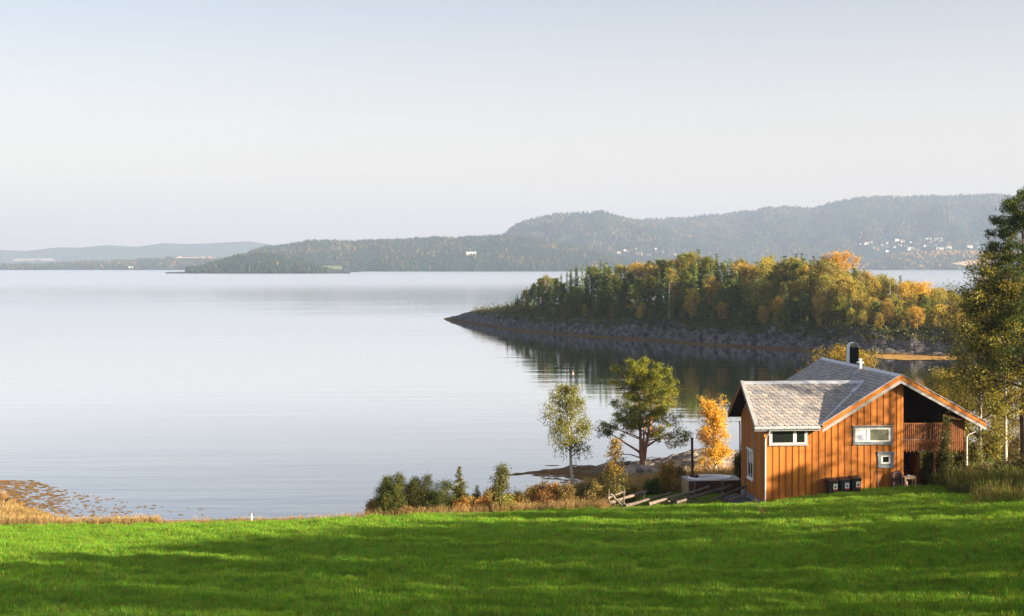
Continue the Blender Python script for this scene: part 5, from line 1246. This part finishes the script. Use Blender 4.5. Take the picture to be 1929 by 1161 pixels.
PINE_BIG = p.meshes(M['bark'], M['needle'])
place('pine_tree', PINE_BIG, gp(1930, 80), 'tall dark pine cut by the right picture edge', 'pine tree', 'trees right of the cabin', 0, (.97, .97, .985))
def leafy(seed, h, t0, spread, cols, per, lean=(0, 0), leaf=.13, nl=40):
    p = Plant(seed)
    p.grow(h, .13, t0, nl, lambda u: spread * (.5 + .9 * math.sin(math.pi * min(1, (u - t0) / (1 - t0) * .8 + .1))), lambda u: 1.15 - .55 * u, 6, .06, .14, lean, tw=.04, nseg=12)
    p.leaves(per, .22, leaf, leaf * .7, cols, clumpcol=.6); return p.meshes(M['birchbark'], M['leaf'])
ALD = [(.23, .25, .042), (.30, .30, .048), (.16, .19, .036), (.40, .34, .052), (.11, .14, .027)]
LEAFY = [leafy(341, 12.6, .30, .20, ALD, 28, (-.05, 0), .125), leafy(342, 11.0, .12, .20, ALD, 24, (.02, 0), .125), leafy(343, 8, .15, .24, ALD[:2] + YEL[:1], 22), leafy(344, 12, .12, .17, ALD, 8)]
place('birch_tree', LEAFY[0], gp(1895, 80), 'tall yellow-green birch with pale trunk, left of the dark pine at the picture edge', 'birch tree', 'trees right of the cabin', 0)
place('birch_tree', LEAFY[1], gp(1850, 81.5), 'yellow-green birch over the right eave of the cabin, leafy to the ground', 'birch tree', 'trees right of the cabin', 1.0, (1, 1, .99))
place('birch_tree', LEAFY[2], gp(1795, 95), 'lower pale green birch behind the right end of the cabin', 'birch tree', 'trees right of the cabin', 2.0, (1, 1, .78))
place('birch_tree', LEAFY[2], gp(1880, 95), 'sunlit lower birch behind the pale trunk, right of the cabin', 'birch tree', 'trees right of the cabin', 4.0, (1, 1, .75))
DG = [(.045, .06, .018), (.07, .085, .024), (.10, .115, .03), (.14, .12, .04)]
BR = [(.14, .10, .05), (.20, .14, .07), (.09, .08, .035), (.07, .085, .03)]
for k, (px, Y, h, sp_, cl, nm, lab) in enumerate([(1752, 76.6, 1.9, .6, DG, 'bush', 'dark green bush in front of the balcony posts, right of the stairs'), (1780, 76.2, 2.3, .65, DG, 'bush', 'tall dark bush under the middle of the balcony'), (1808, 76.5, 2.2, .6, DG[1:] + BR[:1], 'bush', 'dark bush under the right balcony post'),
        (1782, 75.4, 4.3, .16, DG[1:3] + [(.16, .17, .05)], 'climbing_shrub', 'slim leafy shoot climbing in front of the balcony rail'), (1835, 79, 2.4, .8, DG[1:] + ALD[:1], 'bush', 'bush beside the downpipe at the right cabin corner'), (1870, 84, 3.2, 1.0, ALD, 'bush', 'sunlit bush behind the big grey boulder'),
        (1905, 82, 2.6, .9, DG[1:] + BR[:2], 'bush', 'brownish bush between the birch trunk and the dark pine'), (1815, 74.6, .9, .5, BR, 'bush', 'low brown bush in the weeds below the balcony corner'), (1790, 74.2, .75, .5, BR, 'bush', 'low reddish-brown bush at the grass edge right of the stairs'),
        (1895, 76, 1.3, .7, BR, 'bush', 'brown withered bush at the foot of the dark pine'), (1925, 74.5, 1.6, .8, BR + DG[:1], 'bush', 'withered bush cut by the right picture edge'), (1850, 75.2, 1.1, .6, BR, 'bush', 'withered brown bush in front of the big grey boulder'), (1760, 90, 3.6, 1.0, YEL + GREENB, 'bush', 'sunlit yellow bush seen between the balcony posts'), (1800, 92, 3.4, 1.0, GREENB + ALD, 'bush', 'sunlit green bush seen below the right end of the balcony')]):
    place(nm, shrub(360 + k, h, sp_, cl, 11, .11, .55, .14, 13, .05, 4 if nm == 'bush' else 2, .55 if nm == 'bush' else .35), gp(px, Y), lab, 'bush' if nm == 'bush' else 'climbing shrub', 'bushes right of the cabin')

# ------------------------------------------------------------------ grass and dry stalks (scattered tufts)
def tuft(seed, nb, h, spread, wd, cols, lean=.45, head=0.0):
    rng = np.random.default_rng(seed); V = []; Fs = []; C = []
    for b in range(nb):
        a = rng.uniform(0, 6.28); r = spread * math.sqrt(rng.uniform()); x, y = r * math.cos(a), r * math.sin(a); hh = h * rng.uniform(.45, 1.1)
        ld = rng.uniform(0, 6.28); ln = lean * rng.uniform(.1, 1) * hh; dx, dy = math.cos(ld), math.sin(ld); w = wd * rng.uniform(.6, 1.2); sx, sy = -dy * w, dx * w
        k = len(V); V += [(x - sx, y - sy, -.03), (x + sx, y + sy, -.03), (x - sx * .8 + dx * ln * .35, y - sy * .8 + dy * ln * .35, hh * .6), (x + sx * .8 + dx * ln * .35, y + sy * .8 + dy * ln * .35, hh * .6), (x + dx * ln, y + dy * ln, hh)]
        Fs += [(k, k + 1, k + 3), (k, k + 3, k + 2), (k + 2, k + 3, k + 4)]
        c = np.array(cols[rng.integers(len(cols))]) * rng.uniform(.75, 1.25); C += [c] * 5
        if head and rng.uniform() < .7:
            k = len(V); q = np.array([x + dx * ln, y + dy * ln, hh]); g = head * h * rng.uniform(.6, 1.2)
            V += [tuple(q + (-sx * 2, -sy * 2, -g * .4)), tuple(q + (sx * 2, sy * 2, -g * .4)), tuple(q + (dx * .05, dy * .05, g))]; Fs.append((k, k + 1, k + 2)); C += [c * 1.1] * 3
    return V, Fs, C
def tuft_set(name, n, mat, **kw):
    c = bpy.data.collections.new(name + '_tufts')
    for k in range(n):
        V, Fs, C = tuft(500 + k + len(name) * 10, **kw); o = bpy.data.objects.new(name + '_tuft', npmesh(name + '_tuft', V, np.array(Fs), mat, np.array(C))); c.objects.link(o)
    return c
def scatter(name, P, scl, coll, ncoll, seed, tilt=.12):
    rng = np.random.default_rng(seed); n = len(P)
    me = bpy.data.meshes.new(name); me.vertices.add(n); me.vertices.foreach_set('co', np.asarray(P, np.float32).ravel())
    rot = np.stack([rng.normal(size=n) * tilt, rng.normal(size=n) * tilt, rng.uniform(0, 6.28, n)], 1).astype(np.float32)
    a = me.attributes.new('rot', 'FLOAT_VECTOR', 'POINT'); a.data.foreach_set('vector', rot.ravel())
    a = me.attributes.new('scl', 'FLOAT', 'POINT'); a.data.foreach_set('value', np.asarray(scl, np.float32))
    a = me.attributes.new('idx', 'INT', 'POINT'); a.data.foreach_set('value', rng.integers(0, ncoll, n).astype(np.int32))
    me.update(); o = link(name, me); tag(o, kind='stuff')
    g = bpy.data.node_groups.new(name, 'GeometryNodeTree')
    g.interface.new_socket('Geometry', in_out='INPUT', socket_type='NodeSocketGeometry'); g.interface.new_socket('Geometry', in_out='OUTPUT', socket_type='NodeSocketGeometry')
    N, L = g.nodes, g.links; gi = N.new('NodeGroupInput'); go = N.new('NodeGroupOutput'); ip = N.new('GeometryNodeInstanceOnPoints'); ci = N.new('GeometryNodeCollectionInfo')
    ci.inputs['Collection'].default_value = coll; ci.inputs['Separate Children'].default_value = True; ci.inputs['Reset Children'].default_value = True
    ip.inputs['Pick Instance'].default_value = True
    def attr(nm, ty): q = N.new('GeometryNodeInputNamedAttribute'); q.data_type = ty; q.inputs['Name'].default_value = nm; return q.outputs[0]
    L.new(gi.outputs[0], ip.inputs['Points']); L.new(ci.outputs[0], ip.inputs['Instance']); L.new(attr('idx', 'INT'), ip.inputs['Instance Index'])
    L.new(attr('rot', 'FLOAT_VECTOR'), ip.inputs['Rotation']); L.new(attr('scl', 'FLOAT'), ip.inputs['Scale']); L.new(ip.outputs[0], go.inputs[0])
    md = o.modifiers.new('scatter', 'NODES'); md.node_group = g; return o
GR = [(.11, .335, .014), (.15, .375, .016), (.21, .38, .022), (.08, .29, .014), (.32, .38, .035), (.27, .29, .05)]
rng = np.random.default_rng(31)
def in_house(X, Y, pad=.1):
    dx, dy = X - HO[0], Y - HO[1]; u = dx * math.cos(HR) + dy * math.sin(HR); v = -dx * math.sin(HR) + dy * math.cos(HR)
    return ((u > -pad) & (u < 8.5 + pad) & (v > -.06) & (v < 13.5)) | ((u > 8.4) & (u < 10) & (v > -.4) & (v < 13.5)) | ((u > -1.9) & (u < 0) & (v > -.2) & (v < 5.5))
NG = 270000
Y = np.sqrt(rng.uniform(37 ** 2, 84 ** 2, NG)); X = rng.uniform(-1, 1, NG) * (Y * .42 + 2)
ok = ~in_house(X, Y) & ((Y < 76.6) | ((X > 6 + (Y - 76.6) * .3) & (X < 15))); X, Y = X[ok], Y[ok]; Z = ground(X, Y)
s = (.30 + 1.3 * fbm(X * 1.1, Y * 1.1, 44, 4) ** 1.3) * rng.uniform(.65, 1.35, len(X)); s *= np.where(Y > 75.5, .6, 1); s *= np.where((X > 5) & (X < 14.5) & (Y > 73.5), .5, 1)
s *= 1 + .35 * (fbm(X * .15, Y * .3, 45, 2) - .5)
scatter('grass', np.stack([X, Y, Z], 1), s, tuft_set('grass', 6, M['grass'], nb=22, h=.25, spread=.17, wd=.0075, cols=GR), 6, 1)
# dry stalks: along the field edge, the shrub row and the weeds right of the cabin
ST = [(.42, .29, .14), (.34, .23, .10), (.26, .20, .08), (.46, .33, .18), (.20, .17, .06)]
tall = tuft_set('dry_stalk', 5, M['straw'], nb=26, h=.55, spread=.24, wd=.006, cols=ST, lean=.4, head=.22)
weed_ = tuft_set('weed', 5, M['straw'], nb=24, h=.75, spread=.30, wd=.009, cols=[(.12, .16, .035), (.16, .15, .05), (.22, .17, .075), (.08, .12, .025), (.13, .085, .04), (.10, .15, .03)], lean=.45, head=.25)
Pn = []; Sn = []
def strip(px0, px1, Y0, Y1, n, s0, s1):
    px = rng.uniform(px0, px1, n); Y = rng.uniform(Y0, Y1, n); X = (px - 964.5) / F * Y; k = ~in_house(X, Y, .3); X, Y = X[k], Y[k]
    zz = ground(X, Y); k = zz > WATER + .12
    Pn.append(np.stack([X, Y, zz], 1)[k]); Sn.append(rng.uniform(s0, s1, k.sum()) * (.6 + .8 * fbm(X[k] * .6, Y[k] * .6, 12, 3)))
strip(-40, 130, 76.4, 84, 1500, .5, 1.0); strip(130, 300, 76.4, 78, 420, .45, .85); strip(300, 360, 76.3, 77.6, 60, .3, .6); strip(360, 700, 76.2, 77.6, 330, .3, .7)
strip(690, 1000, 76.4, 80, 1100, .35, .9); strip(980, 1150, 76.4, 81, 800, .35, 1.0); strip(1000, 1160, 79.5, 91, 800, .7, 1.5); strip(1150, 1290, 83.5, 92, 600, .7, 1.4); strip(1260, 1400, 84, 95, 500, .7, 1.4)
scatter('dry_grass', np.concatenate(Pn), np.concatenate(Sn), tall, 5, 2)
Pn, Sn = [], []
strip(1790, 1960, 70, 83, 1500, .6, 1.4); strip(1840, 1960, 64, 76, 500, .4, 1.1); strip(1700, 1960, 80, 99, 900, .8, 1.5); strip(1760, 1830, 74.3, 76.5, 160, .5, 1.0)
Pn.append(np.stack([(q_ := rng.uniform(-1, 1, 420)) * 24, 40 + 35 * rng.uniform(0, 1, 420) ** .8, q_ * 0], 1)); Pn[-1][:, 2] = ground(Pn[-1][:, 0], Pn[-1][:, 1]); Sn.append(rng.uniform(.22, .5, 420))
k_ = ~in_house(Pn[-1][:, 0], Pn[-1][:, 1], .2); Pn[-1] = Pn[-1][k_]; Sn[-1] = Sn[-1][k_]
scatter('weeds', np.concatenate(Pn), np.concatenate(Sn), weed_, 5, 3)
# two small withered clumps out in the field
for px, Y, lab in [(1437, 68.5, 'small withered clump of stalks standing alone in the field before the cabin'), (1495, 68, 'flattened patch of dead grass in the field before the cabin')]:
    V, Fs, C = tuft(900 + px, 60, .42 if px == 1437 else .22, .14 if px == 1437 else .55, .008, [(.30, .22, .12), (.22, .17, .09), (.15, .13, .05)], .5 if px == 1437 else 1.6, .1)
    tag(link('dry_clump', npmesh('dry_clump', V, np.array(Fs), M['straw'], np.array(C)), None, gp(px, Y, 0)), lab, 'grass clump')

# ------------------------------------------------------------------ the row of tall trees right of the field; they stand outside the picture and shade it
TAN = math.tan(SUN_EL)
for k, (x, y, kind) in enumerate(SHADE):
    # tall enough that the wood's shadow ends along a line across the field
    sx_, sy_ = math.sin(SUN_AZ), math.cos(SUN_AZ); A_ = np.array([[sx_, -23], [sy_, -14]]); d, q_ = np.linalg.solve(A_, np.array([x + 22.0, y - 56.0]))
    lx, ly = x - sx_ * d, min(y - sy_ * d, 69); hgt = gz(lx, ly) + TAN * d - gz(x, y); s = hgt / (17.6, 12.6, 11.0)[kind]
    me = [PINE_BIG, LEAFY[0], LEAFY[1]][kind]
    place(['pine_tree', 'birch_tree', 'birch_tree'][kind], me, (x, y, gz(x, y) - .2), ['tall pine of the wood right of the field, outside the picture', 'tall birch of the wood right of the field, outside the picture', 'leafy birch of the wood right of the field, outside the picture'][kind], ['pine tree', 'birch tree', 'birch tree'][kind], 'trees of the wood right of the field', k * 1.7, (max(s, .75), max(s, .75), s))
for x, y, s in [(44, 65.2, 1.12)]:
    place('birch_tree', LEAFY[3], (x, y, gz(x, y) - .2), 'slender birch of the wood right of the field, level with the cabin, outside the picture', 'birch tree', 'trees of the wood right of the field', x, (s, s, s * 1.2))
